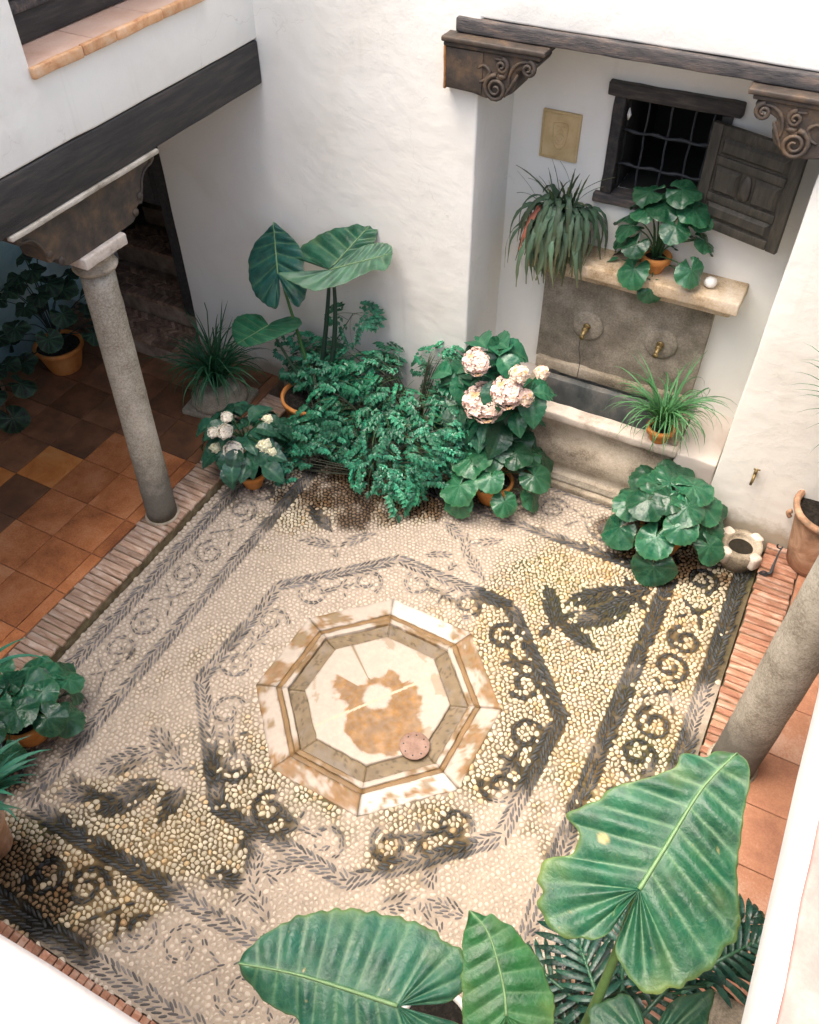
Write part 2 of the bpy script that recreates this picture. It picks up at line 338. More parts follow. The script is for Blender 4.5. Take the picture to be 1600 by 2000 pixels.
def wall_panel(name, axis, pos, u0, u1, z0, z1, holes, depth, mat, parent=None, step=.14, amp=.006, back=True):
    """a plastered wall with openings: axis 'y' = face looks to -y at y=pos, 'x' = face looks to +x at x=pos; depth = reveal depth"""
    us = {u0, u1}; zs = {z0, z1}
    for h in holes: us |= {h[0], h[1]}; zs |= {h[2], h[3]}
    def refine(S):
        S = sorted(S); out = []
        for a, b in zip(S, S[1:]):
            n = max(1, int(round((b-a)/step))); out += [a+(b-a)*i/n for i in range(n)]
        return out+[S[-1]]
    us = refine(us); zs = refine(zs); V = {}; vs = []; fs = []
    sgn = 1 if axis == 'y' else -1
    def vid(u, d, z):
        k = (round(u, 4), round(d, 4), round(z, 4))
        if k not in V:
            p = Vector((u, pos+d, z)) if axis == 'y' else Vector((pos-d, u, z))
            nz = mnoise.noise_vector(p*2.3)*amp + mnoise.noise_vector(p*7.0)*amp*.4
            V[k] = len(vs); vs.append(tuple(p+nz))
        return V[k]
    inh = lambda u, z: any(h[0] < u < h[1] and h[2] < z < h[3] for h in holes)
    def quad(a, b, c, d): fs.append((a, b, c, d) if axis == 'y' else (d, c, b, a))
    for i in range(len(us)-1):
        for j in range(len(zs)-1):
            um, zm = (us[i]+us[i+1])/2, (zs[j]+zs[j+1])/2
            if inh(um, zm): continue
            quad(vid(us[i], 0, zs[j]), vid(us[i+1], 0, zs[j]), vid(us[i+1], 0, zs[j+1]), vid(us[i], 0, zs[j+1]))
    nd = max(1, int(round(depth/step))); ds = [depth*i/nd for i in range(nd+1)]
    def reveal(p, q):
        for a, b in zip(ds, ds[1:]):
            quad(vid(p[0], a, p[1]), vid(q[0], a, q[1]), vid(q[0], b, q[1]), vid(p[0], b, p[1]))
    for h in holes+[(u0, u1, z0, z1, 'o')]:
        outer = len(h) > 4
        uu = [u for u in us if h[0]-1e-6 <= u <= h[1]+1e-6]; zz = [z for z in zs if h[2]-1e-6 <= z <= h[3]+1e-6]
        path = [(u, h[2]) for u in uu]+[(h[1], z) for z in zz[1:]]+[(u, h[3]) for u in uu[::-1][1:]]+[(h[0], z) for z in zz[::-1][1:]]
        for p, q in zip(path, path[1:]):
            mid = ((p[0]+q[0])/2, (p[1]+q[1])/2)
            if outer:
                reveal(q, p)
            else:
                on_edge = (abs(mid[0]-u0) < 1e-6 or abs(mid[0]-u1) < 1e-6 or abs(mid[1]-z0) < 1e-6 or abs(mid[1]-z1) < 1e-6)
                if not on_edge: reveal(p, q)
    mb = MB(); mb.add(vs, fs); o = mb.build(name, mat, parent)
    bv = o.modifiers.new('soft_edges', 'BEVEL'); bv.width = .016; bv.segments = 3; bv.limit_method = 'ANGLE'; bv.angle_limit = R(55)
    return o
# value noise for arrays
_perm = rng.random((256, 256))
def vnoise(x, y, s, oct=3):
    x = np.asarray(x, float)*s; y = np.asarray(y, float)*s; out = 0; amp = 1; tot = 0
    for o in range(oct):
        xi = np.floor(x).astype(int); yi = np.floor(y).astype(int); fx = x-xi; fy = y-yi; fx = fx*fx*(3-2*fx); fy = fy*fy*(3-2*fy)
        g = lambda a, b: _perm[(a+31*o) % 256, (b+17*o) % 256]
        out = out+amp*((g(xi, yi)*(1-fx)+g(xi+1, yi)*fx)*(1-fy)+(g(xi, yi+1)*(1-fx)+g(xi+1, yi+1)*fx)*fy)
        tot += amp; amp *= .55; x = x*2.03+11.3; y = y*2.03+5.1
    return out/tot
# ------------------------------------------------------------------ site dimensions (metres)
KL, KR = -3.88, .38          # left and right kerb of the pebble court
YW, YN = 5.27, 5.90          # courtyard face of the back wall, back of the niche
YF = .40                     # near edge of the pebbles
FZ = .10                     # gallery floors are one low step up
FC = Vector((-1.695, 2.672, 0)); FA = R(20.8)
exec_parts = []
def structure(o): o['kind'] = 'structure'; return o
# ================================================================== SETTING
# earth under everything
g = MB(); g.add([(-60, -60, -.25), (60, -60, -.25), (60, 60, -.25), (-60, 60, -.25)], [(0, 1, 2, 3)])
structure(g.build('ground', M['grout']))
# ---------------- back wall of the courtyard with door opening (gallery) and fountain niche
back_wall = wall_panel('courtyard_wall', 'y', YW, -8.2, 3.2, -.05, 6.4,
    [(-6.62, -5.13, -.05, 2.55), (-2.28, -.16, -.05, 3.47)], .66, M['white'], step=.16)
tag(back_wall, 'tall white plaster wall at the back with the fountain niche cut into it', 'wall')
niche_wall = wall_panel('niche_wall', 'y', YN, -2.40, 0.0, -.05, 3.6, [(-1.49, -.83, 2.27, 2.93)], .35, M['white'], step=.16, amp=.005)
tag(niche_wall, 'white plaster wall inside the niche around the small barred window', 'wall')
rbox('niche_ceiling', (-2.32, -.12, YW+.10, YN+.05, 3.475, 3.60), M['white'], niche_wall, .004, .3)
# room behind the window
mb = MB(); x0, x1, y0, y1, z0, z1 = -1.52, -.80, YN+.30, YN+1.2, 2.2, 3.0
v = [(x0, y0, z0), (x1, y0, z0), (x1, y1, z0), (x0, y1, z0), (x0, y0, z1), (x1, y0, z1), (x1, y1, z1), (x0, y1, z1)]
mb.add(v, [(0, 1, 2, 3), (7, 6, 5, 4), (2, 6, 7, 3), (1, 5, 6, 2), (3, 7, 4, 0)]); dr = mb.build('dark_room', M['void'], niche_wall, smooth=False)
# ---------------- left wing: upper wall over the beam with the window opening
XL = -3.975
left_wall = wall_panel('upper_wall', 'x', XL, -.6, YW+.30, 3.115, 5.5, [(3.30, 4.75, 3.50, 5.3)], .36, M['white'], step=.16)
tag(left_wall, 'white plastered upper wall of the left wing above the long dark beam', 'wall')
# window in it
S = empty('upper_window', 'upper window with pink terracotta sill and dark shutters, cut by the top left corner', 'window', (XL, 4.0, 3.5))
ys = [3.28, 3.80, 4.27, 4.78]
for a, b in zip(ys, ys[1:]):
    rbox('sill_tile', (XL-.34, XL-.004, a+.003, b-.003, 3.502, 3.545), M['sill'], S, .006, .12, .002)
ys = [3.285, 3.66, 3.93, 4.34, 4.77]
for k, (a, b) in enumerate(zip(ys, ys[1:])):
    rbox('sill_edge', (XL-.002, XL+.035, a+.002, b-.002, 3.495, 3.552), M['silledge'], S, .010, .05, .005, 9, k)
for k, (a, b, zz0, zz1, m, dx) in enumerate([(3.30, 4.75, 3.55, 3.70, 'darkwood', 0), (3.30, 4.75, 3.70, 3.76, 'oldwood', .02), (3.30, 4.75, 3.76, 3.98, 'darkwood', .0),
                                             (3.30, 4.75, 3.98, 4.03, 'oldwood', .02), (3.30, 4.75, 4.03, 5.3, 'darkwood', 0)]):
    rbox('shutter_panel' if not dx else 'shutter_rail', (XL-.34, XL-.28+dx, a, b, zz0, zz1-.003), M[m], S, .006, .3)
# long beam under it
beam = rbox('long_beam', (XL-.30, XL+.004, -.6, YW-.004, 2.825, 3.112), M['darkwood'], None, .012, .12, .004, 6)
tag(beam, 'long near-black wooden beam running over the left column to the corner', 'beam')
# gallery ceiling and rafters (mostly hidden, they make its shade)
structure(rbox('gallery_ceiling', (-8.2, XL-.31, -.6, YW-.01, 3.03, 3.11), M['darkwood'], None, .004, .8))
for k in range(9):
    y = .1+k*.6
    o = rbox('rafter', (-6.9, XL-.32, y, y+.13, 2.87, 3.028), M['darkwood'], None, .008, .6, .002, 3, k)
    tag(o, 'dark wooden rafter under the left gallery ceiling, '+['nearest the front parapet', 'second from the front parapet', 'third from the front parapet', 'fourth from the front parapet', 'just in front of the bracket', 'over the near arm of the bracket', 'over the far arm of the bracket', 'second from the stair opening', 'closest to the stair opening'][k], 'rafter', 'rafters of the left gallery')
# gallery rear wall (blue limewash) and dark wooden door jamb at the stairs
blue = wall_panel('blue_wall', 'x', -6.63, -.6, 6.2, .08, 3.02, [], .25, M['blue'], step=.2, amp=.006)
tag(blue, 'blue limewashed wall in the shade at the back of the left gallery', 'wall')
# stair: three brick steps climbing through the dark opening
ST = empty('brick_stair', 'dark brick staircase with herringbone treads behind the left column', 'stairs', (-5.9, 4.9, FZ))
treads = [(4.96, 5.36, .28), (5.36, 5.86, .46), (5.86, 6.36, .64), (6.36, 6.86, .82), (6.86, 7.4, 1.0)]
for k, (a, b, z) in enumerate(treads):
    rbox('step', (-6.60, -5.14, a+.001, b if k < 4 else 7.9, FZ-.02, z-.035), M['grout'], ST, .01, .3, .003, 5, k)
    nb = 22                                              # nosing bricks on edge
    for i in range(nb):
        x = -6.60+(1.45/nb)*(i+.5); v, f = cbox(.060, .12, .036, .005, .001)
        if k == 0 and i == 0: nose = MB().add(v, f).mesh('stair_nose', M['stairbrick'], False)
        if k < 3: link('brick', nose, ST, Vector((x, a+.062, z-.036))-ST.location)
    if k < 3:
        # herringbone infill
        if k == 0: hb = MB().add(*cbox(.115, .036, .03, .004, .001)).mesh('herring_brick', M['stairbrick'], False)
        n = 0
        for iy in range(3):
            for ix in range(34):
                x = -6.58+ix*.0425; y = a+.175+iy*.085
                if y > b-.04: continue
                o = link('brick', hb, ST, Vector((x, y, z-.034))-ST.location); o.rotation_euler = (0, 0, R(42 if iy % 2 else -42)); n += 1
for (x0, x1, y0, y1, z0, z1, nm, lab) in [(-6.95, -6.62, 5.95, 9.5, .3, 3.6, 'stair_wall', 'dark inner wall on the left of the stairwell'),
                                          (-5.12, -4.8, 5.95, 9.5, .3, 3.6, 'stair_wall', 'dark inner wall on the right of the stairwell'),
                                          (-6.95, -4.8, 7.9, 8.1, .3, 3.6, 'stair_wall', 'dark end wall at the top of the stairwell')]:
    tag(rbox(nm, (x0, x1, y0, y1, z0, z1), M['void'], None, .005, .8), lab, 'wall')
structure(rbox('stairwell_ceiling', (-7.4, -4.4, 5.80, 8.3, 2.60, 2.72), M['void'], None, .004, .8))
# wall stub and dark post at the left of the door opening
stub = rbox('wall_end', (-6.86, -6.20, 4.99, 5.22, .46, 2.98), M['blue'], None, .012, .2, .004)
tag(stub, 'short grey-blue wall end standing on the stairs beside the dark doorway', 'wall')
D = empty('stair_door', 'dark brown wooden door panel inside the stair opening', 'door', (-5.7, 5.9, .46))
rbox('frame', (-5.27, -5.135, 5.30, 5.42, .46, 2.54), M['darkwood'], D, .008, .3)
rbox('frame', (-6.2, -5.135, 5.30, 5.42, 2.42, 2.54), M['darkwood'], D, .008, .3)
rbox('leaf', (-6.15, -5.28, 5.33, 5.37, 1.55, 2.41), M['darkwood'], D, .006, .3)
for zz in (1.6, 2.02):
    for xx in (-6.1, -5.7): rbox('panel', (xx, xx+.36, 5.315, 5.328, zz, zz+.36), M['darkwood'], D, .01, .3)
# ---------------- right wing: low roof terrace edge seen from above
tw = empty('roof_terrace', 'white terrace edge with faded pink stripe and pale top, right side of the picture', 'terrace', (.42, 2.3, 2.9))
rbox('fascia', (.42, .72, -.8, YW-.02, 2.96, 3.175), M['white'], tw, .02, .14, .006, 3)
rbox('coping_tile', (.445, .56, -.8, YW-.02, 3.177, 3.20), M['pinkstripe'], tw, .008, .1, .004, 9)
rbox('top', (.565, 3.2, -.8, YW-.02, 3.02, 3.196), M['whitep'], tw, .01, .2, .006, 3)
rbox('beam', (.46, .70, -.8, YW-.02, 2.80, 2.957), M['darkwood'], tw, .012, .4, .003)
rw = tag(wall_panel('arcade_wall', 'x', 2.9, -.8, YW, .08, 3.02, [], .25, M['white'], step=.25), 'white rear wall of the right gallery, behind the leaning column', 'wall')
for v_ in rw.data.polygons: v_.flip()
rw.scale = (1, 1, 1)
# ---------------- near wing: white parapet under the camera
par = rbox('near_parapet', (-4.6, .40, -.34, .083, -.1, 4.0), M['whitep'], None, .05, .16, .012, 2.5)
tag(par, 'blurred bright white parapet across the bottom left corner', 'parapet')
# ================================================================== PEBBLE MOSAIC
def G(px, py):
    p = atz(px, py, 0.0); return np.array([p[0], p[1]])
def stroke_len(P): return np.concatenate([[0], np.cumsum(np.hypot(*np.diff(P, axis=0).T))])
SL = []                                       # slate shards: x, y, angle, length, width
_sg = {}
def shard(x, y, a, L=.062, W=.017):
    if not (KL+.03 < x < KR-.02 and YF+.02 < y < YW-.02): return
    if math.hypot(x-FC[0], y-FC[1]) < .87: return
    ex, ey = math.cos(a), math.sin(a)
    pts = [(x+ex*L*t, y+ey*L*t) for t in (-.34, 0, .34)]
    for q in pts:
        k = (int(q[0]//.05), int(q[1]//.05))
        for i in (-1, 0, 1):
            for j in (-1, 0, 1):
                for o in _sg.get((k[0]+i, k[1]+j), ()):
                    if (o[0]-q[0])**2+(o[1]-q[1])**2 < (.0118)**2: return
    for q in pts: _sg.setdefault((int(q[0]//.05), int(q[1]//.05)), []).append(q)
    SL.append((x, y, a, L, W))
def along(P, s):
    P = np.asarray(P, float); d = stroke_len(P); tot = d[-1]; s = min(max(s, 0), tot)
    i = min(np.searchsorted(d, s, side='right')-1, len(P)-2); t = (s-d[i])/max(d[i+1]-d[i], 1e-9)
    p = P[i]*(1-t)+P[i+1]*t; e = (P[i+1]-P[i])/max(d[i+1]-d[i], 1e-9); return p, e
def braid(P, width=.125, L=.066, W=.019):
    d = stroke_len(np.asarray(P, float))[-1]; rows = max(2, int(round(width/.0245))); s = 0
    for r in range(rows):
        off = (r+.5)/rows*2-1; s = random.random()*.03+(.02 if r % 2 else 0)
        while s < d:
            p, e = along(P, s); n = np.array([-e[1], e[0]])
            a = math.atan2(e[1], e[0])+(-R(27) if off > 0 else R(27))+random.uniform(-.12, .12)
            q = p+n*off*width*.40+rng.normal(0, .0022, 2)
            shard(q[0], q[1], a, L*random.uniform(.8, 1.25), W*random.uniform(.85, 1.2)); s += .040*random.uniform(.85, 1.1)
def line(P, rows=2, gap=.021, L=.05, W=.016):
    d = stroke_len(np.asarray(P, float))[-1]
    for r in range(rows):
        s = random.random()*.02
        while s < d:
            p, e = along(P, s); n = np.array([-e[1], e[0]]); q = p+n*(r-(rows-1)/2)*gap+rng.normal(0, .002, 2)
            shard(q[0], q[1], math.atan2(e[1], e[0])+random.uniform(-.18, .18), L*random.uniform(.7, 1.2), W*random.uniform(.8, 1.2)); s += L*.93
def lens(a, b, wid, L=.052):
    """leaf figure from a to b packed with slanting shards"""
    a, b = np.asarray(a, float), np.asarray(b, float); d = np.linalg.norm(b-a)
    if d < .02: return
    e = (b-a)/d; n = np.array([-e[1], e[0]]); ang = math.atan2(e[1], e[0]); rows = max(1, int(wid/.0205))
    for r in range(rows):
        off = ((r+.5)/rows*2-1)*wid/2; s = random.random()*.03
        while s < d:
            half = wid/2*math.sin(PI*min(max(s/d, 0), 1))**.75
            if abs(off) < half:
                q = a+e*s+n*off; shard(q[0], q[1], ang+(-.42 if off > 0 else .42)*(1 if abs(off) > .012 else .3)+random.uniform(-.15, .15), L*random.uniform(.75, 1.15), .0165)
            s += L*.86
def spiral(c, rad, a0, turn, d=1, rows=2):
    P = []
    for i in range(26):
        t = i/25; r = rad*(1-.74*t); P.append((c[0]+r*math.cos(a0+d*t*turn), c[1]+r*math.sin(a0+d*t*turn)))
    line(P, rows, .0165, .042, .0165); return P
# outer and inner bands
yo0, yo1 = YF+.075, YW-.10
xi0, xi1, yi0, yi1 = -3.295, -.195, 1.00, 4.63
braid([(KL+.115, yo0), (KL+.115, yo1)], .135); braid([(KR-.085, yo1), (KR-.085, yo0)], .14)
braid([(KL+.2, yo0), (KR-.17, yo0)], .13); braid([(KL+.2, yo1), (KR-.17, yo1)], .12)
braid([(xi0, yi0), (xi0, yi1)], .115); braid([(xi1, yi1), (xi1, yi0)], .13)
braid([(xi0+.08, yi0-.02), (xi1-.08, yi0-.02)], .13); braid([(xi0+.08, yi1), (xi1-.08, yi1)], .11)
# band round the fountain
OC = [np.array([FC[0]+1.255*math.cos(FA+k*PI/4), FC[1]+1.255*math.sin(FA+k*PI/4)]) for k in range(9)]
for a, b in zip(OC, OC[1:]): braid([a, b], .115)
# figures in the four corners (tulips and pinwheels)
def LP(ax, ay, bx, by, wpx): lens(G(ax, ay), G(bx, by), wpx*.0037)
for q in [(1070, 1143, 1086, 1228, 34), (1093, 1212, 1162, 1270, 32), (1056, 1243, 1086, 1218, 18), (1106, 1178, 1212, 1148, 42), (1128, 1222, 1246, 1165, 58),
          (1190, 1160, 1278, 1152, 30), (1222, 1128, 1244, 1160, 20), (1226, 1160, 1268, 1192, 22),
          (298, 1422, 352, 1492, 38), (308, 1604, 358, 1535, 34), (186, 1506, 306, 1462, 46), (188, 1588, 312, 1522, 52), (112, 1550, 205, 1552, 30), (142, 1512, 168, 1565, 20),
          (300, 1500, 395, 1496, 14), (503, 1684, 476, 1628, 24), (512, 1700, 600, 1684, 24), (494, 1730, 522, 1802, 28), (476, 1722, 398, 1718, 34), (532, 1682, 558, 1640, 22),
          (500, 1640, 494, 1740, 30), (455, 1760, 485, 1745, 18), (540, 1720, 520, 1705, 18),
          (906, 1055, 868, 1020, 26), (925, 1062, 984, 1054, 22), (912, 1078, 944, 1134, 26), (884, 1083, 828, 1083, 18), (915, 1040, 905, 1090, 22), (890, 1100, 870, 1120, 14),
          (829, 1740, 852, 1690, 24), (808, 1755, 740, 1778, 28), (837, 1755, 905, 1790, 30), (835, 1765, 860, 1830, 24), (822, 1765, 812, 1800, 18),
          (606, 990, 650, 1040, 30), (585, 1052, 664, 1068, 26), (662, 1066, 735, 1040, 24), (650, 1075, 660, 1090, 14)]: LP(*q)
line([G(1060, 1240), G(1088, 1212), G(1130, 1196), G(1150, 1200)], 2)
# scrolls between the two bands: pairs of volutes with a sprig between
def border(axis, mid, centres, inward, lo, hi, half=.385):
    for c in centres:
        for s in (-1, 1):
            u = c+s*.135
            if lo < u < hi:
                off = .02*s
                ctr = (mid+off, u) if axis == 'y' else (u, mid+off)
                spiral(ctr, .128, (PI/2 if axis == 'y' else 0)*1.0+(PI if s < 0 else 0)+.6, 7.9, 1)
        u = c+half
        if lo+.05 < u < hi-.05:
            T = (lambda a, b: (mid+a, u+b)) if axis == 'y' else (lambda a, b: (u+b, mid+a))
            lens(T(-.11, -.08), T(.02, .03), .036); lens(T(.10, -.11), T(.04, .03), .036); lens(T(.03, .02), T(.10, .12), .040); lens(T(.02, .03), T(-.09, .11), .036)
border('y', -3.545, [3.85, 3.08, 2.305, 1.54, .78], 1, .55, 5.1)
border('y', .045, [4.86, 3.98, 3.22, 2.46, 1.70, .95], -1, .55, 5.1)
border('x', .74, [-2.73, -2.03, -1.33, -.63], 1, -3.25, -.2, .35)
border('x', 4.90, [-2.9, -2.15, -1.40, -.65], 1, -3.25, -.2, .37)
for k in range(8):
    for (da, rr, a0) in ((-R(11), 1.045, 0), (R(11), 1.03, PI)):
        a = FA+R(1.5)+R(0)+k*PI/4+da
        if True: spiral((FC[0]+rr*math.cos(a), FC[1]+rr*math.sin(a)), .12, a+a0+.5, 7.2, 1)
    a = FA+k*PI/4+PI/8
    P = lambda r, t: (FC[0]+r*math.cos(a+t), FC[1]+r*math.sin(a+t))
    lens(P(1.0, -.15), P(1.02, .03), .05); lens(P(1.02, .02), P(1.03, .20), .045); lens(P(.93, .02), P(1.03, .02), .04); lens(P(1.13, -.04), P(1.02, .03), .045)
print('slates', len(SL))
# dust, damp and ochre maps (floor dirt, plus contact shade painted in under plants)
A_D = [(470,1000,.6),(400,1080,.85),(300,1200,.75),(150,1380,.85),(200,1480,.75),(560,1100,.75),(700,1060,.85),(850,1050,.95),(760,1120,.95),(900,1110,.85),(960,1050,.8),
 (1100,960,.9),(1200,1000,.6),(1050,1110,.1),(1200,1150,0),(1400,1150,.05),(1350,1300,.05),(1300,1450,.15),(1200,1520,.2),(1100,1300,.1),(1000,1250,.08),(1050,1450,.12),
 (1080,1640,.45),(965,1610,1.),(1000,1700,.95),(900,1760,.8),(700,1730,.95),(830,1630,.25),(600,1660,.8),(560,1590,.2),(480,1570,.1),(400,1620,.1),(300,1650,.1),(170,1640,0),
 (100,1680,0),(230,1760,.1),(330,1850,.85),(250,1900,.9),(420,1950,.9),(520,1740,.9),(450,1850,.7),(420,1400,.65),(480,1440,.45),(430,1250,.65),(330,1470,.6),(180,1560,.15),
 (260,1520,.4),(1420,1400,.75),(1340,1480,.5),(800,1000,.3),(600,1000,.3),(900,1200,.45),(520,1250,.7),(1000,1150,.2),(640,1130,.9),(500,1160,.8),(740,1670,.35),(880,1640,.3),
 (960,1520,.15),(120,1480,.8),(110,1340,.8),(420,1690,.15),(560,1530,.35)]
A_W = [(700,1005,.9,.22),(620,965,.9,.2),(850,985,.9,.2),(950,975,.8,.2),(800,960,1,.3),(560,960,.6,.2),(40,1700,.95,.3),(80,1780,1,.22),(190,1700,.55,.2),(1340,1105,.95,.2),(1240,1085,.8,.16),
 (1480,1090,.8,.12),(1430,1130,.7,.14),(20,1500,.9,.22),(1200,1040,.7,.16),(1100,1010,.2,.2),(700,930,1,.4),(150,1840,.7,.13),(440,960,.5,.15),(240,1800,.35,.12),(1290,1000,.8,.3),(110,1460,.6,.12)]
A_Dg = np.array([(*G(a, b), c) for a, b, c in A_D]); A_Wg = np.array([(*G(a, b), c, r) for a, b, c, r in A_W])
def dirt_and_shade(x, y):
    x = np.asarray(x, float); y = np.asarray(y, float); xs = x+(vnoise(x, y, 5)-.5)*.22; ys = y+(vnoise(x+9, y, 5)-.5)*.22
    num = 0; den = 0
    for a, b, c in A_Dg:
        q = 1/((xs-a)**2+(ys-b)**2+.004)**1.6; num = num+q*c; den = den+q
    d = num/den; d = d+(vnoise(x, y, 7, 5)-.5)*.85; d = np.clip(.42+(d-.42)*2.6, 0, .97)
    wt = 0*x
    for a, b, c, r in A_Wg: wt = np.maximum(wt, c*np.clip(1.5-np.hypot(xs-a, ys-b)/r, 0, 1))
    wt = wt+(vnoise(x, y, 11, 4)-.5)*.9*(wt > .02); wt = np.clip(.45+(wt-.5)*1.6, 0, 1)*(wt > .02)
    och = np.clip((vnoise(x+3, y+7, 3.2, 4)-.42)*2.6, 0, 1)
    return d, wt, och
def lerp(a, b, t): return np.asarray(a)*(1-t[:, None])+np.asarray(b)*t[:, None]
# pebbles: relaxed random packing, every outline limited by its neighbours
sp = .0345
gx = np.arange(KL+.02, KR-.01, sp); gy = np.arange(YF+.01, YW-.01, sp*.866)
X, Y = np.meshgrid(gx, gy); X = X+(np.arange(len(gy)) % 2)[:, None]*sp/2
P = np.stack([X.ravel(), Y.ravel()], 1)+rng.normal(0, sp*.20, (X.size, 2))
keep = (np.hypot(P[:, 0]-FC[0], P[:, 1]-FC[1]) > .80) & (P[:, 0] > KL+.01) & (P[:, 0] < KR-.005) & (P[:, 1] > YF) & (P[:, 1] < YW-.005)
def inoct(p, r):
    a = np.arctan2(p[:, 1]-FC[1], p[:, 0]-FC[0])-FA; a = np.mod(a, PI/4)-PI/8
    return np.hypot(p[:, 0]-FC[0], p[:, 1]-FC[1])*np.cos(a) < r*math.cos(PI/8)
keep &= (P[:, 0] < KR-.035) | (P[:, 1] < YF+.1); keep &= ~inoct(P, .865); P = P[keep]
SA = np.array(SL); D0 = np.concatenate([np.stack([SA[:, 0]+np.cos(SA[:, 2])*SA[:, 3]*t, SA[:, 1]+np.sin(SA[:, 2])*SA[:, 3]*t], 1) for t in (-.38, -.12, .12, .38)])
from mathutils.kdtree import KDTree
def tree(Q):
    t = KDTree(len(Q)); [t.insert((a, b, 0), i) for i, (a, b) in enumerate(Q.tolist())]; t.balance(); return t
td = tree(D0); ok = np.array([td.find((a, b, 0))[2] > .0165 for a, b in P.tolist()]); P = P[ok]
W_ = np.clip(rng.lognormal(0, .25, len(P)), .6, 1.7)
W_ *= 1+.35*np.clip(1-np.hypot(*(P-G(380, 1650)).T)/.7, 0, 1)
KD = 10
def cells(P, Wt):
    Q = np.vstack([P, D0]); wq = np.concatenate([Wt, np.full(len(D0), .42)]); t = tree(Q); NB = 9
    idx = np.array([[n[1] for n in t.find_n((a, b, 0), NB+1)][1:] for a, b in P.tolist()])
    d = Q[idx]-P[:, None, :]; dist = np.hypot(d[..., 0], d[..., 1])+1e-9; u = d/dist[..., None]
    frac = Wt[:, None]/(Wt[:, None]+wq[idx]); frac = .5+(frac-.5)*.7
    th = 2*PI*np.arange(KD)/KD; e = np.stack([np.cos(th), np.sin(th)], 1)
    c = np.einsum('nkx,tx->nkt', u, e); r = np.where(c > .12, (dist*frac)[..., None]/np.maximum(c, .12), 9).min(1)
    return np.minimum(r, .033), e
for _ in range(2):
    r, e = cells(P, W_); cen = (r[..., None]*e).mean(1)*.9; P = P+cen
r, e = cells(P, W_)
r = (.17*np.roll(r, 1, 1)+.66*r+.17*np.roll(r, -1, 1))*rng.uniform(.93, 1.05, r.shape)
ecc = rng.uniform(0, .34, len(P)); ea = rng.uniform(0, PI, len(P)); th = 2*PI*np.arange(KD)/KD
r = r*(1+ecc[:, None]*(np.cos(2*(th[None]-ea[:, None]))-.55)); r = np.maximum(r-.0022, .005)
dd, ww, oo = dirt_and_shade(P[:, 0], P[:, 1])
r = r*(1-.16*dd[:, None]); 
print('pebbles', len(P))
pc = lerp((.60, .525, .37), (.62, .55, .43), rng.random(len(P)))*rng.uniform(.66, 1.1, (len(P), 1))
warm = (rng.random(len(P)) < .12)[:, None]; pc = np.where(warm, pc*np.array([1.0, .84, .66]), pc)
pc = lerp2 = pc*(1-(oo*(1-dd)*.20)[:, None]*np.array([.1, .35, .8]))
pc = pc*(1-dd[:, None])+np.array([.56, .48, .395])*rng.uniform(.78, 1.06, (len(P), 1))*dd[:, None]
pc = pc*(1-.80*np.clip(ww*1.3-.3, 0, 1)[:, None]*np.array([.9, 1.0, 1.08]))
ph = (.0105-.0062*dd)*rng.uniform(.8, 1.2, len(P))
# slates
sn = len(SL); sd_, sw_, so_ = dirt_and_shade(SA[:, 0], SA[:, 1]); th8 = 2*PI*np.arange(KD)/KD
bx = np.sign(np.cos(th8))*np.abs(np.cos(th8))**.8; by = np.sin(th8)
ra = SA[:, 3:4]*.5*bx[None]*rng.uniform(.9, 1.08, (sn, KD)); rb = SA[:, 4:5]*(.48-.07*sd_[:, None])*by[None]*rng.uniform(.85, 1.1, (sn, KD))
ca, sa = np.cos(SA[:, 2:3]), np.sin(SA[:, 2:3]); SX = ra*ca-rb*sa; SY = ra*sa+rb*ca
scol = lerp((.035, .04, .042), (.075, .078, .078), rng.random(sn))*rng.uniform(.7, 1.25, (sn, 1))
grey = np.array([.20, .185, .18])*rng.uniform(.4, 1.35, (sn, 1)); scol = scol*(1-(sd_*.80)[:, None])+grey*(sd_*.80)[:, None]
scol = scol*(1-.6*sw_[:, None]); sh = (.0105-.0055*sd_)*rng.uniform(.8, 1.25, sn)
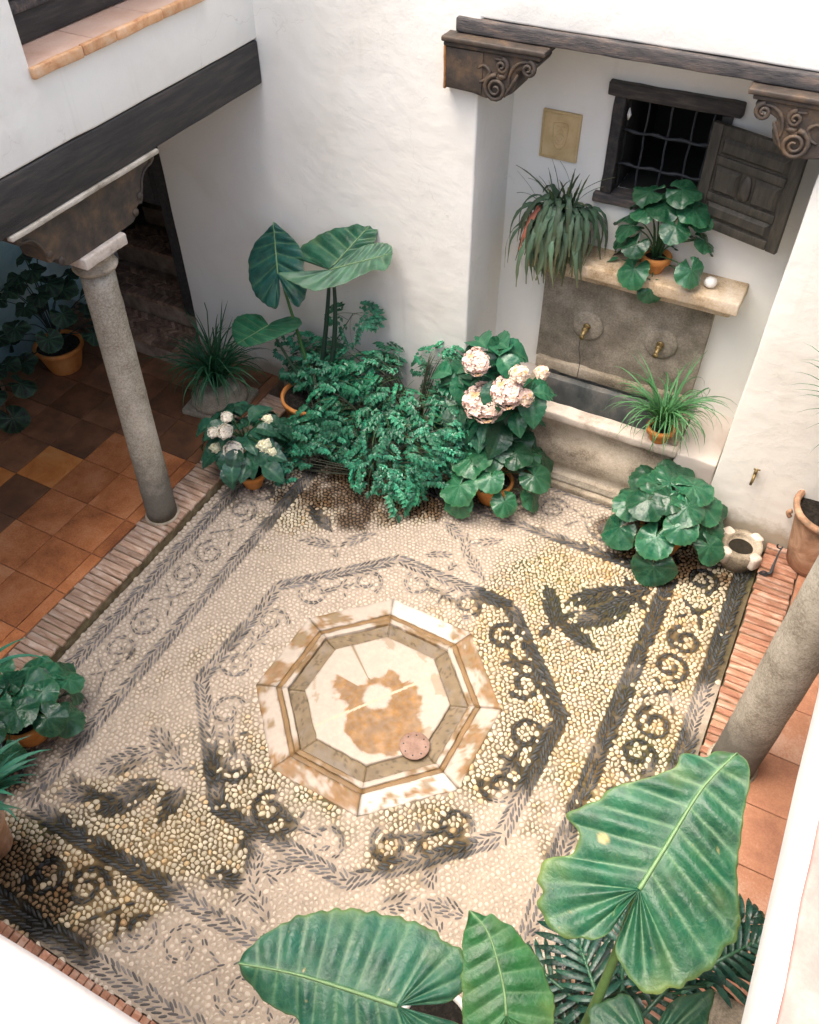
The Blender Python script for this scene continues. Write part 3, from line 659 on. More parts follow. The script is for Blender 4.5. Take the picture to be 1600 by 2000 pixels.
def stones_mesh(name, cx, cy, OX, OY, h, col, mat, sel, local=False):
    cx, cy, OX, OY, h, col = cx[sel], cy[sel], OX[sel], OY[sel], h[sel], col[sel]; n = len(cx); K = OX.shape[1]
    o = np.array([cx.mean(), cy.mean()]) if local else np.zeros(2)
    V = np.zeros((n, 2*K+1, 3), np.float32)
    V[:, :K, 0] = cx[:, None]+OX-o[0]; V[:, :K, 1] = cy[:, None]+OY-o[1]; V[:, :K, 2] = -.004
    V[:, K:2*K, 0] = cx[:, None]+OX*.80-o[0]; V[:, K:2*K, 1] = cy[:, None]+OY*.80-o[1]; V[:, K:2*K, 2] = (h*.72)[:, None]
    V[:, 2*K, 0] = cx-o[0]; V[:, 2*K, 1] = cy-o[1]; V[:, 2*K, 2] = h
    k = np.arange(K); k2 = (k+1) % K
    quads = np.stack([k, k2, K+k2, K+k], 1); tris = np.stack([K+k, K+k2, np.full(K, 2*K)], 1)
    base = (np.arange(n)*(2*K+1))[:, None, None]
    q = (quads[None]+base).reshape(-1, 4); t = (tris[None]+base).reshape(-1, 3)
    loops = np.concatenate([q.ravel(), t.ravel()]).astype(np.int32); nq, nt_ = len(q), len(t)
    me = bpy.data.meshes.new(name); me.vertices.add(n*(2*K+1)); me.vertices.foreach_set('co', V.ravel())
    me.loops.add(len(loops)); me.loops.foreach_set('vertex_index', loops); me.polygons.add(nq+nt_)
    st = np.concatenate([np.arange(nq)*4, nq*4+np.arange(nt_)*3]).astype(np.int32); me.polygons.foreach_set('loop_start', st)
    me.polygons.foreach_set('use_smooth', np.ones(nq+nt_, bool)); me.materials.append(mat)
    c4 = np.ones((n, 2*K+1, 4), np.float32); c4[..., :3] = col[:, None, :]
    me.update(calc_edges=True); a = me.color_attributes.new('Col', 'FLOAT_COLOR', 'POINT'); a.data.foreach_set('color', c4.ravel())
    return me, o
# mortar bed
res = .018; nx = int((KR-KL)/res); ny = int((YW-YF)/res); ax_ = np.linspace(KL, KR, nx+1); ay_ = np.linspace(YF, YW+.0, ny+1)
GX, GY = np.meshgrid(ax_, ay_); gx_, gy_ = GX.ravel(), GY.ravel(); d_, w_, o_ = dirt_and_shade(gx_, gy_)
mc = lerp((.150, .118, .070), (.27, .185, .088), np.clip(o_, 0, 1)); mc = mc*(1-.25*vnoise(gx_, gy_, 20)[:, None])
green = np.clip((vnoise(gx_+5, gy_, 2.2, 3)-.55)*5, 0, 1)[:, None]; mc = mc*(1-.5*green*np.array([.45, .15, .5]))
nd_ = np.array([td.find((a, b, 0))[2] for a, b in zip(gx_.tolist(), gy_.tolist())]); mc = mc*(1-.60*np.clip(1.5-nd_/.016, 0, 1)[:, None]); mc = mc*(1-d_[:, None])+np.array([.45, .375, .298])*(.80+.3*vnoise(gx_, gy_, 11)[:, None])*d_[:, None]
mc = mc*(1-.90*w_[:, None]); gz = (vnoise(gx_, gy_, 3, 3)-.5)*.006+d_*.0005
vid = np.arange(len(gx_)).reshape(ny+1, nx+1); F = np.stack([vid[:-1, :-1], vid[:-1, 1:], vid[1:, 1:], vid[1:, :-1]], -1).reshape(-1, 4)
cf = np.stack([gx_[F].mean(1), gy_[F].mean(1)], 1); F = F[~inoct(cf, .80)]
me = bpy.data.meshes.new('courtyard_floor'); me.from_pydata(np.stack([gx_, gy_, gz-.001], 1).tolist(), [], F.tolist()); me.materials.append(M['mosaic'])
a = me.color_attributes.new('Col', 'FLOAT_COLOR', 'POINT'); c4 = np.ones((len(gx_), 4), np.float32); c4[:, :3] = mc; a.data.foreach_set('color', c4.ravel())
me.polygons.foreach_set('use_smooth', [True]*len(me.polygons))
floor = structure(link('courtyard_floor', me))
def screen(x, y, z=0):
    v = (np.stack([x, y, np.full_like(x, z)], 1)-CP) @ AX.T; return 800+FPX*v[:, 0]/v[:, 2], 1000+FPX*v[:, 1]/v[:, 2], v[:, 2]
def split(cx, cy, area, lim=300):
    u, v, dep = screen(cx, cy); score = area/dep**2; vis = (u > 480) & (u < 1040) & (v > 1590) & (v < 1760) | (u > 200) & (u < 470) & (v > 1560) & (v < 1900)
    score = np.where(vis, score, 0); m = np.zeros(len(cx), bool); m[np.argsort(-score)[:lim]] = True; return m
OXp, OYp = r*np.cos(th)[None], r*np.sin(th)[None]
for nm, cx, cy, OX, OY, h, col, mat in (('pebble', P[:, 0], P[:, 1], OXp, OYp, ph, pc, M['pebble']), ('slate', SA[:, 0], SA[:, 1], SX, SY, sh, scol, M['slate'])):
    area = (np.hypot(OX, OY)**2).mean(1); m = split(cx, cy, area)
    for i in np.where(m)[0]:
        sel = np.zeros(len(cx), bool); sel[i] = True; me_, o_l = stones_mesh(nm, cx, cy, OX, OY, h, col, mat, sel, True); link(nm, me_, floor, (o_l[0], o_l[1], 0))
    me_, _o = stones_mesh(nm+'s', cx, cy, OX, OY, h, col, mat, ~m); tag(link('pebble_paving' if nm == 'pebble' else 'slate_figures', me_, floor), kind='stuff')
# ================================================================== GALLERY FLOORS
def paving(name, x0, x1, y0, y1, gx0, gy0, mats, s=.396, pitch=.40, inset=None):
    fl = structure(rbox(name, (x0, x1, y0, y1, -.2, FZ-.012), M['grout'], None, .004, .8))
    base = fl.location; pool = {}
    i0 = int(math.floor((x0-gx0)/pitch)); i1 = int(math.ceil((x1-gx0)/pitch)); j0 = int(math.floor((y0-gy0)/pitch)); j1 = int(math.ceil((y1-gy0)/pitch))
    for i in range(i0, i1):
        for j in range(j0, j1):
            a, b = max(gx0+i*pitch, x0)+.003, min(gx0+(i+1)*pitch, x1)-.003; c, d = max(gy0+j*pitch, y0)+.003, min(gy0+(j+1)*pitch, y1)-.003
            if b-a < .04 or d-c < .04: continue
            mt = mats((a+b)/2, (c+d)/2); k = (round(b-a, 2), round(d-c, 2), mt)
            if k not in pool: pool[k] = MB().add(*cbox(b-a, d-c, .016, .0035, .0015)).mesh('tile', M[mt], False)
            o = link('tile', pool[k], fl, Vector(((a+b)/2, (c+d)/2, FZ-.014+random.uniform(-.0015, .0015)))-base); o.rotation_euler = (random.uniform(-.003, .003), random.uniform(-.003, .003), random.uniform(-.004, .004))
    return fl
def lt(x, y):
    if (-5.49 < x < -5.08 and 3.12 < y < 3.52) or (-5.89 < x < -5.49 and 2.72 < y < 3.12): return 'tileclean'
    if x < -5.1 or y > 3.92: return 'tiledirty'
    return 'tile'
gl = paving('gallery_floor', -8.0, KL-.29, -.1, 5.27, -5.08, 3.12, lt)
gr = paving('right_gallery_floor', KR+.28, 2.9, -.6, YW-.02, KR+.28, 3.02, lambda x, y: 'tileright')
def kerb(name, x0, x1, y0, y1, mat, n, first):
    fl = structure(rbox(name, (x0+.012, x1-.012, y0, y1, -.2, FZ-.012), M['moss'], None, .006, .1, .004, 12))
    pool = []
    for k in range(6):
        pool.append(MB().add(*cbox(x1-x0-.006+random.uniform(-.010, .010), (y1-y0)/n-.004-random.random()*.006, .022, .006, .004)).mesh('kerb_brick', M[mat], False))
    for k in range(n):
        y = y0+(k+.5)*(y1-y0)/n
        o = link('brick', random.choice(pool), fl, Vector(((x0+x1)/2+random.uniform(-.006, .006), y, FZ-.018+random.uniform(-.003, .003)))-fl.location); o.rotation_euler = (random.uniform(-.02, .02), random.uniform(-.008, .008), random.uniform(-.02, .02))
    return fl
kerb('left_kerb', KL-.285, KL, -.1, 5.0, 'brick', 92, 0)
kerb('right_kerb', KR, KR+.275, -.6, YW-.02, 'brickred', 104, 0)
fl = structure(rbox('near_kerb', (KL+.01, KR-.01, .09, YF-.012, -.2, FZ-.10), M['grout'], None, .006, .2))
pool = [MB().add(*cbox(.048, YF-.115, .026, .005, .003)).mesh('kerb_brick', M['brickred'], False) for _ in range(4)]
for k in range(78):
    link('brick', random.choice(pool), fl, Vector((KL+.03+k*.0545, (YF+.10)/2, -.004+random.uniform(-.002, .002)))-fl.location).rotation_euler = (0, 0, random.uniform(-.03, .03))
# ================================================================== OCTAGONAL FOUNTAIN FLOOR
FO = empty('octagonal_fountain_basin', 'sunken octagonal marble fountain floor with rusty stains, centre of the pebble court', 'fountain', tuple(FC))
def octpt(rad, k, t):      # corner k, fraction t to the next
    a0, a1 = FA+k*PI/4, FA+(k+1)*PI/4
    return (rad*((1-t)*math.cos(a0)+t*math.cos(a1)), rad*((1-t)*math.sin(a0)+t*math.sin(a1)))
WH = np.array([.44, .375, .312]); WB = np.array([.58, .53, .47]); RU = np.array([.165, .090, .034]); TAN = np.array([.20, .14, .072]); GRM = np.array([.17, .125, .072])
def fcol(x, y, kind, seg):
    n = float(vnoise(x+20, y+20, 7, 4)); n2 = float(vnoise(x+3, y+40, 22, 3)); n3 = float(vnoise(x+50, y+4, 45, 2)); ang = math.degrees(math.atan2(y, x)) % 360
    if kind == 'slab':
        rr = math.hypot(x, y); c = WH*(.92+.16*n2)
        # rusty butterfly stain round the clear centre disc
        lim = .37+.09*math.cos(math.radians(2*(ang-310)))+(n-.5)*.22
        if 100 < ang < 175: lim = min(lim, .17+(n-.5)*.2)
        if 60 < ang <= 105: lim = min(lim, .23+(n-.5)*.2)
        k = min(max((lim-rr)/.022, 0), 1)*min(max((rr-.088-(n2-.5)*.03)/.02, 0), 1)
        k *= .85+.4*(n3-.3); c = c*(1-k)+RU*(.85+1.3*n2*n2+.5*n3)*k
        q = .5*x+.87*y       # old repaired joint across the slab
        if abs(-.80*x+.60*y+.02) < .007+.004*n2: c = WB*.85*np.array([1, .9, .74])
        if abs(.62*x+.78*y-.0) < .005 and x < -.1: c = TAN
        if rr > .40 and n > .60: c = c*.5+TAN*.6
        return c
    if kind == 'channel': return (GRM*(.75+.75*n2)*(1-.45*(n3 > .70)))*(1-.5*max(0, min(1, (n-.55)/.1)))+WH*.5*.5*max(0, min(1, (n-.55)/.1))
    if kind == 'groove': return (RU*.75+TAN*.4)*(.7+.7*n2)
    if kind == 'rim':
        c = WH*(.95+.12*n2)
        k = min(max((n-.52)/.10, 0), 1); k = max(k, min(max((14-abs(ang-250))/6, 0), 1)); c = c*(1-k)+(RU*.6+TAN*.5)*(.7+.7*n3)*k
        return c
    if kind == 'outer':
        c = WH*(.93+.14*n2)
        if seg in (1, 6): c = WB*(.90+.12*n2)
        st = {7: .42, 0: .34, 1: .66, 2: .52, 3: .48, 4: .48, 5: .38, 6: .62}[seg]+(.08*(math.hypot(x, y) < .75) if seg in (0, 7) else 0)
        k = min(max((n+.22*(n3-.5)-st)/.10, 0), 1)*(.72+.4*n3); q = RU*(.8+1.1*n2) if n2 > .42 else TAN*(.8+.6*n3); c = c*(1-k)+q*k
        return c
def segment(name, r0, r1, z, k, kind, parent, th=.03, gap=.0, nt_=26, nr=8):
    mb = MB(); vs = []; cs = []; fs = []
    tt = [gap/(r1*.765)*1.0+(1-2*gap/(r1*.765))*i/nt_ for i in range(nt_+1)]
    rows = [(r0, z-th), (r0, z-.004), (r0+.005, z)]+[(r0+.005+(r1-r0-.01)*j/nr, z) for j in range(1, nr)]+[(r1-.005, z), (r1, z-.004), (r1, z-th)]
    for (rr, zz) in rows:
        for t in tt:
            x, y = octpt(rr, k, t); dz = (float(vnoise(x+8, y+8, 12, 3))-.5)*.004; e = 1+(float(vnoise(x+30, y+8, 16, 2))-.5)*.012
            vs.append((x*e, y*e, zz+dz)); jd = min(t, 1-t)*r1*.765; jk = 1-(.28 if kind == 'outer' else .06)*math.exp(-(jd/.006)**2)*(float(vnoise(x+9, y+2, 14, 2)) > .35)-.35*math.exp(-(min(rr-r0, r1-rr)/.006)**2)*(float(vnoise(x+5, y+5, 18, 2)) > .45); cs.append(tuple(np.clip(fcol(x, y, kind, k)*jk, .01, .9)))
    m = len(tt)
    for i in range(len(rows)-1):
        for j in range(m-1): fs.append((i*m+j, (i+1)*m+j, (i+1)*m+j+1, i*m+j+1))
    fs.append(tuple(i*m for i in range(len(rows)))); fs.append(tuple(i*m+m-1 for i in range(len(rows)))[::-1])
    mb.add(vs, fs, cs); o = link(name, mb.mesh(name, M['fmarble'], True), parent); return o
for k in range(8):
    segment('marble_slab', .712, .858, .010, k, 'outer', FO, .05, .0006)
    segment('groove', .672, .713, .003, k, 'groove', FO, .05, .0, 16, 3)
    segment('rim', .630, .672, .011, k, 'rim', FO, .06, .0, 20, 4)
    segment('channel', .498, .632, -.016, k, 'channel', FO, .03, 0, 26, 10)
vs = [(0, 0, .010)]; cs = [tuple(fcol(0, 0, 'slab', 0))]; fs = []; NR = 50; NA = 8*22
for j in range(1, NR+1):
    for i in range(NA):
        k, t = divmod(i, 22); x, y = octpt(.505*j/NR, k, t/22); cs.append(tuple(np.clip(fcol(x, y, 'slab', 0), .01, .9)))
        if j == NR: e = 1+(float(vnoise(x+30, y+8, 16, 2))-.5)*.02; x *= e; y *= e
        vs.append((x, y, .010+(float(vnoise(x+8, y+8, 9, 3))-.5)*.004-(.003 if j == NR else 0)))
for i in range(NA): vs.append((vs[1+(NR-1)*NA+i][0], vs[1+(NR-1)*NA+i][1], -.035)); cs.append(tuple(GRM*.5))
for i in range(NA):
    i2 = (i+1) % NA; fs.append((0, 1+i, 1+i2))
    for j in range(NR): fs.append((1+j*NA+i, 1+(j+1)*NA+i, 1+(j+1)*NA+i2, 1+j*NA+i2))
link('centre_slab', MB().add(vs, fs, cs).mesh('centre_slab', M['fmarble']), FO)
# round drain cover lying over the edge of the centre slab
dc = atz(810, 1455, .03)
DC = empty('drain_cover', 'round pinkish metal drain cover with eight small holes, lying on the fountain slab edge', 'drain cover', (dc[0], dc[1], .013))
v, f = lathev([(.100, 0), (.101, .008), (.097, .0115), (.05, .013), (.004, .0135)], 36); link('disc', MB().add(v, f).mesh('disc', M['drain']), DC)
for k in range(8):
    a = k*PI/4+.3; v, f = lathev([(.0055, .0118), (.0055, .0142), (.003, .0144)], 10, (.074*math.cos(a), .074*math.sin(a), 0)); link('hole', MB().add(v, f).mesh('hole', M['iron']), DC)
# ================================================================== COLUMNS AND BRACKETS
def column(name, label, base, lean, h, r0, r1, grp=None):
    o = empty(name, label, 'column', base, grp)
    pr = [(r0*1.12, 0), (r0*1.14, .014), (r0*1.04, .022)]
    v, f = lathev(pr, 40, (0, 0, -.006), (0, 0), .03); link('base', MB().add(v, f).mesh('base', M['limestone']), o)
    pr = [(r0, 0)]+[(r0+(r1-r0)*t, h*t) for t in [i/24 for i in range(1, 25)]]
    v, f = lathev(pr, 48, (0, 0, .02), lean, .03); link('shaft', MB().add(v, f).mesh('shaft', M['colstone']), o)
    top = Vector((lean[0]*h, lean[1]*h, h+.02))
    pr = [(r1*1.0, 0), (r1*1.22, .012), (r1*1.30, .03), (r1*1.22, .048), (r1*.98, .056), (r1*1.02, .08), (r1*1.12, .12)]
    v, f = lathev(pr, 40, tuple(top), (0, 0), .03); link('capital', MB().add(v, f).mesh('capital', M['limestone']), o)
    tz = top.z+.12; mb = MB().add(*rboxv(top.x-r1*1.25, top.x+r1*1.3, top.y-r1*1.7, top.y+r1*1.7, tz, tz+.075, .012, .08, .006, 9, 3)); link('abacus', mb.mesh('abacus', M['marble']), o)
    return top.z+.195
zt = column('stone_column', 'grey granite column at the left kerb carrying the carved bracket', (-4.055, 3.315, FZ), (-.025, .060), 2.14, .122, .112)
rb_ = column('stone_column', 'thick leaning granite column beside the big leaf at the right', (.580, 3.24, FZ), (.01, -.01), 2.50, .140, .134)
def extrude_profile(prof, w, axis, pos, fl=None):
    """prof: list of (along, z); extruded w across; axis 'y': along=y, across=x from pos"""
    n = len(prof); vs = []
    for s in (0, 1):
        for a, z in prof:
            vs.append((pos+s*w, a, z) if axis == 'y' else (a, pos+s*w, z))
    fs = [tuple(range(n)), tuple(range(2*n-1, n-1, -1))]+[(i, (i+1) % n+0, (i+1) % n+n, i+n)[::-1] for i in range(n)]
    return vs, fs
# left bracket (zapata) under the long beam
zc = 3.455; ZB = empty('carved_bracket', 'dark S-curved wooden bracket between the left column and the long beam', 'bracket', (-4.11, zc, 2.46))
zb0 = FZ+zt; prof = []
half = [(0, zb0), (.20, zb0), (.30, zb0+.005), (.345, zb0+.035), (.36, zb0+.075), (.385, zb0+.085), (.41, zb0+.075), (.43, zb0+.10), (.435, zb0+.14), (.45, zb0+.19), (.49, zb0+.235), (.535, zb0+.255), (.575, zb0+.26), (.60, zb0+.28), (.605, zb0+.31), (.59, zb0+.335), (.64, zb0+.345)]
zs = (2.818-zb0)/.345; half = [(a, zb0+(z-zb0)*zs) for a, z in half]
prof = [(zc+a, z) for a, z in half]+[(zc-a, z) for a, z in half[::-1]][:-1]
v, f = extrude_profile(prof, .20, 'y', -4.20); mb = MB().add(v, f); body = mb.build('body', M['carved'], ZB, smooth=False)
bv = body.modifiers.new('b', 'BEVEL'); bv.width = .008; bv.segments = 2; bv.limit_method = 'ANGLE'
M['paleedge'] = mottled('pale_worn_wood_edge', [(.20, .17, .13), (.42, .38, .31), (.58, .53, .46)], 9, .7, .4, 50)
rbox('pale_moulding', (-4.0, -3.955, zc-.64, zc+.62, 2.792, 2.822), M['paleedge'], ZB, .008, .12, .003, 8)
M['gold'] = mottled('mossy_ochre_patch', [(.04, .035, .02), (.10, .075, .03), (.20, .13, .05)], 9, .8, .6, 60)
for s in (-1, 1):
    for (a, z) in ((.405, .13), (.575, .30), (.335, .055)):
        v, f = lathev([(.026, 0), (.026, .006), (.014, .013), (.004, .015)], 14); v = [(-4.0+q[2], zc+s*a+q[0], zb0+z*zs-.0+q[1]) for q in v]; MB().add(v, f[::1]).build('scroll_eye', M['carved'], ZB)
    pp = catmull([(-3.998, zc+s*.60, zb0+.31*zs), (-3.996, zc+s*.56, zb0+.275*zs), (-3.996, zc+s*.50, zb0+.26*zs), (-3.996, zc+s*.455, zb0+.215*zs), (-3.996, zc+s*.43, zb0+.155*zs), (-3.998, zc+s*.40, zb0+.12*zs)], 4)
    v, f = tubev(pp, .008, 6); MB().add(v, f).build('moulding', M['carved'], ZB)
# niche beam
nb = rbox('niche_beam', (-2.44, 1.2, YW-.035, YW+.20, 3.385, 3.468), M['oldwood'], None, .012, .10, .005, 6)
tag(nb, 'grey weathered wooden beam along the top of the fountain niche', 'beam')
def vol(cx, cz, r, d, a0, y, n=28, turns=2.0, rr=(.016, .006)):
    P = []
    for i in range(n+1):
        t = i/n; q = a0+d*t*turns*2*PI; s = r*(1-.85*t); P.append((cx+s*math.cos(q), y-.004-.018*t, cz+s*math.sin(q)))
    return tubev(P, [rr[0]*(1-t)+rr[1]*t for t in [i/n for i in range(n+1)]], 8)
def niche_bracket(name, label, x0, dirn, L, H, mirror_end):
    """bracket that hangs under the beam: x0 = wall end, grows towards dirn"""
    B = empty(name, label, 'bracket', (x0, YW, 3.38-H))
    zt_ = 3.383; Y0, Y1 = YW-.085, YW+.16
    # top moulding strips
    X = lambda a: x0+dirn*a
    def bxs(nm, a, b, y0, y1, z0, z1, mat, **k): return rbox(nm, (min(X(a), X(b)), max(X(a), X(b)), y0, y1, z0, z1), mat, B, **k)
    bxs('cornice', -.02, L, Y0-.035, Y1, zt_-.034, zt_-.002, M['carved'], r=.010, step=.1, amp=.003, nf=9)
    bxs('cornice', -.01, L-.03, Y0-.018, Y1, zt_-.062, zt_-.036, M['carved'], r=.008, step=.1, amp=.002, nf=9)
    pr = [(0, zt_-.064), (L*.88, zt_-.064), (L*.93, zt_-.085), (L*.90, zt_-.12), (L*.80, zt_-.125), (L*.72, zt_-.15), (L*.74, zt_-H*.62), (L*.70, zt_-H*.82), (L*.58, zt_-H*.96), (L*.42, zt_-H), (L*.30, zt_-H*.95), (0, zt_-H*.93)]
    pr = [(X(a), z) for a, z in pr];
    if dirn > 0: pr = pr[::-1]
    v, f = extrude_profile(pr, Y1-Y0, 'x', Y0); o = MB().add(v, f).build('body', M['carved'], B, smooth=False)
    bv = o.modifiers.new('b', 'BEVEL'); bv.width = .010; bv.segments = 2; bv.limit_method = 'ANGLE'
    d = -dirn
    parts = [(L*.84, .118, .045, 1, 1.6), (L*.53, H*.78, .080, -1, 2.1), (L*.58, .125, .042, 1, 1.6)]
    for a, hz, rr, sg, tn in parts:
        v, f = vol(X(a), zt_-hz, rr, d*sg, (PI/2), Y0, turns=tn); MB().add(v, f).build('volute', M['carved'], B)
    for P in ([(L*.90, .085), (L*.78, .085), (L*.70, .12), (L*.66, .18), (L*.66, H*.70)], [(L*.50, .09), (L*.60, .10), (L*.63, .15), (L*.58, .20), (L*.48, H*.55)], [(L*.34, .16), (L*.40, .14), (L*.46, .17), (L*.42, .22), (L*.36, .24)], [(L*.74, .16), (L*.71, H*.6), (L*.62, H*.9)]):
        pp = catmull([(X(a), Y0-.004, zt_-h) for a, h in P], 5); v, f = tubev(pp, [.013-.006*abs(2*i/(len(pp)-1)-1) for i in range(len(pp))], 8); MB().add(v, f).build('scroll_moulding', M['carved'], B)
    v, f = lathev([(.022, 0), (.022, .008), (.012, .016), (.003, .018)], 16); v = [(X(L*.585)+q[0]*1.4, Y0-.002-q[2], zt_-.185+q[1]*.8) for q in v]; MB().add(v, [q[::-1] for q in f]).build('rosette', M['carved'], B)
    return B
b1 = niche_bracket('carved_bracket', 'carved scroll bracket with rust-brown end at the upper left corner of the niche', -2.475, 1, .66, .335, 0)
rbox('end_face', (-2.492, -2.474, YW-.083, YW+.04, 3.06, 3.315), M['carvedrust'], b1, .006, .06, .004, 12)
rbox('block', (-2.47, -2.22, YW-.092, YW-.075, 3.075, 3.315), M['carved'], b1, .006, .06, .003, 12)
b2 = niche_bracket('carved_bracket', 'carved scroll bracket over the open shutter at the right end of the niche', .02, -1, .66, .335, 0)
rbox('end_face', (-.16, .05, YW-.09, YW-.02, 3.06, 3.32), M['carvedrust'], b2, .01, .06, .004, 12)
# ================================================================== NICHE: window, shutter, plaque
WN = empty('barred_window', 'small window with dark wooden frame and iron grille inside the niche', 'window', (-1.16, YN, 2.25))
rbox('lintel', (-1.60, -.72, YN-.055, YN+.06, 2.945, 3.035), M['darkwoodx'], WN, .012, .06, .007, 9, 1)
rbox('jamb', (-1.555, -1.475, YN-.035, YN+.08, 2.275, 2.943), M['darkwood'], WN, .01, .06, .006, 9, 2)
rbox('jamb', (-.845, -.775, YN-.035, YN+.08, 2.275, 2.943), M['darkwood'], WN, .01, .06, .006, 9, 3)
rbox('window_sill', (-1.60, -.75, YN-.05, YN+.12, 2.205, 2.273), M['oldwood'], WN, .012, .06, .005, 9, 4)
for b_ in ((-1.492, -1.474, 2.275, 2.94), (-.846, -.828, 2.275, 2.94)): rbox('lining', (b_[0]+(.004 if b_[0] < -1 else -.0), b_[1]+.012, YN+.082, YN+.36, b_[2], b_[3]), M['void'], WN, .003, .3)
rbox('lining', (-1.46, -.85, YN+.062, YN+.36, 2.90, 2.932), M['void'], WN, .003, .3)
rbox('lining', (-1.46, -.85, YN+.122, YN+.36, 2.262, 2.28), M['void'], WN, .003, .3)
for x in (-1.33, -1.175, -1.02, -.90):
    P = [(x+.004*math.sin(i*2.1+x*9), YN+.05, 2.27+.68*i/8) for i in range(9)]; v, f = tubev(P, .008, 6); MB().add(v, f).build('grille_bar', M['iron'], WN)
for z in (2.475, 2.705):
    P = [(-1.48+.64*i/16, YN+.044, z+.006*math.sin(i*1.3+z*5)) for i in range(17)]; v, f = tubev(P, [.010+.004*(i % 4 == 2) for i in range(17)], 6); MB().add(v, f).build('grille_bar', M['iron'], WN)
v, f = tubev([(-1.455, YN+.03, 2.86), (-1.45, YN+.02, 2.82), (-1.455, YN+.03, 2.78)], [.003, .016, .003], 8); tag(MB().add(v, f).build('pale_tag', M['white_ceramic'], WN))
# shutter, hinged at the right jamb and swung open
p0 = Vector((-.872, YN-.062, 2.24)); p1 = atz(1581, 300, 2.905); p1 = Vector((p1.x, p1.y, 0)); dv = Vector((p1.x-p0.x, p1.y-p0.y, 0)); wS = dv.length; angS = math.atan2(dv.y, dv.x)
SH = empty('wooden_shutter', 'panelled dark wooden shutter swung open to the right of the barred window', 'shutter', tuple(p0)); SH.rotation_euler = (0, 0, angS)
def shb(nm, x0, x1, z0, z1, y0, y1, r=.006): 
    o = link(nm, MB().add(*rboxv(x0, x1, y0, y1, z0, z1, r, .2, .001, 9)).mesh(nm, M['shutterw']), SH); return o
Hs = .675
shb('board', .012, wS-.012, .012, Hs-.012, -.006, .022)
shb('stile', 0, .075, 0, Hs, -.022, .018); shb('stile', wS-.075, wS, 0, Hs, -.022, .018)
for z0, z1 in ((0, .062), (.185, .24), (.43, .485), (Hs-.062, Hs)): shb('rail', .077, wS-.077, z0, z1, -.0215, .018)
def raised(x0, x1, z0, z1, d=.030):
    m = .022; v = [(x0, -.007, z0), (x1, -.007, z0), (x1, -.007, z1), (x0, -.007, z1), (x0+m, -d, z0+m), (x1-m, -d, z0+m), (x1-m, -d, z1-m), (x0+m, -d, z1-m)]
    f = [(0, 1, 5, 4), (1, 2, 6, 5), (2, 3, 7, 6), (3, 0, 4, 7), (4, 5, 6, 7)]
    o = link('raised_panel', MB().add(v, f).mesh('raised_panel', M['shutterw'], False), SH)
raised(.09, wS-.09, .075, .175); raised(.09, wS-.09, .498, .60)
raised(.09, wS*.5-.05, .252, .42, .038); raised(wS*.5+.05, wS-.09, .252, .42, .038)
v, f = lathev([(.003, 0), (.035, .012), (.042, .05), (.036, .12), (.02, .16), (.003, .17)], 20); link('centre_boss', MB().add([(wS/2+q[0], -.012+q[1]*.45, .25+q[2]) for q in v], f).mesh('centre_boss', M['shutterw']), SH)
for z in (.10, .56):
    v, f = tubev([(-.004, -.004, z), (-.004, -.004, z+.06)], .011, 8); link('hinge', MB().add(v, f).mesh('hinge', M['iron']), SH)
# plaque with a small crest in relief
PQ = empty('crest_plaque', 'ochre ceramic plaque with a small crest, on the niche wall left of the window', 'plaque', (-1.905, YN-.006, 2.44))
rbox('plate', (-2.045, -1.762, YN-.022, YN+.01, 2.435, 2.770), M['plaque'], PQ, .006, .08, .001, 6)
for w_, h_ in ((.125, .15),):
    P = [(-1.904+a*w_, YN-.023, 2.603+b*h_) for a, b in ((-1, -1), (1, -1), (1, 1), (-1, 1), (-1, -1))]; v, f = tubev(P, .003, 6); MB().add(v, f).build('border', M['plaque'], PQ)
def relief(P, r): v, f = tubev(catmull([(-1.904+a, YN-.023, 2.603+b) for a, b in P], 5), r, 6); MB().add(v, f).build('crest_relief', M['plaque'], PQ)
relief([(-.052, .085), (0, .092), (.052, .085), (.054, .03), (.045, -.04), (.02, -.085), (-.02, -.085), (-.045, -.04), (-.054, .03), (-.052, .085)], .0045)
relief([(-.03, .0), (-.028, -.045), (0, -.06), (.028, -.045), (.03, 0), (0, .012), (-.03, 0)], .004)
relief([(-.018, -.02), (0, -.038), (.018, -.02), (0, -.008), (-.018, -.02)], .004); relief([(-.02, .03), (0, .05), (.02, .03), (.0, .022), (-.02, .03)], .004); relief([(-.03, .07), (.0, .062), (.03, .07)], .0035)
# ================================================================== WALL FOUNTAIN
WF = empty('wall_fountain', 'old stone wall fountain with two brass spouts on round bosses above a dry trough', 'fountain', (-1.2, 5.6, 0))
YP = 5.80
rbox('back_panel', (-1.86, -.545, YP, YN+.02, .80, 1.70), M['panelstone'], WF, .006, .1, .004, 5)
rbox('back_ledge', (-1.84, -.56, YP-.045, YP+.02, .71, .815), M['limestone'], WF, .02, .05, .012, 11)
rbox('trough_back', (-1.72, -.56, YP-.11, YP-.046, .30, .70), M['basinin'], WF, .012, .08, .008, 9)
rbox('trough_bottom', (-1.72, -.56, 5.36, YP-.05, .20, .36), M['basinin'], WF, .01, .1, .008, 9)
rbox('trough_side', (-1.84, -1.73, 5.33, YP-.02, .10, .705), M['limestone'], WF, .015, .08, .01, 9)
rbox('trough_side', (-.575, -.49, 5.33, YP-.02, .10, .705), M['limestone'], WF, .015, .08, .01, 9)
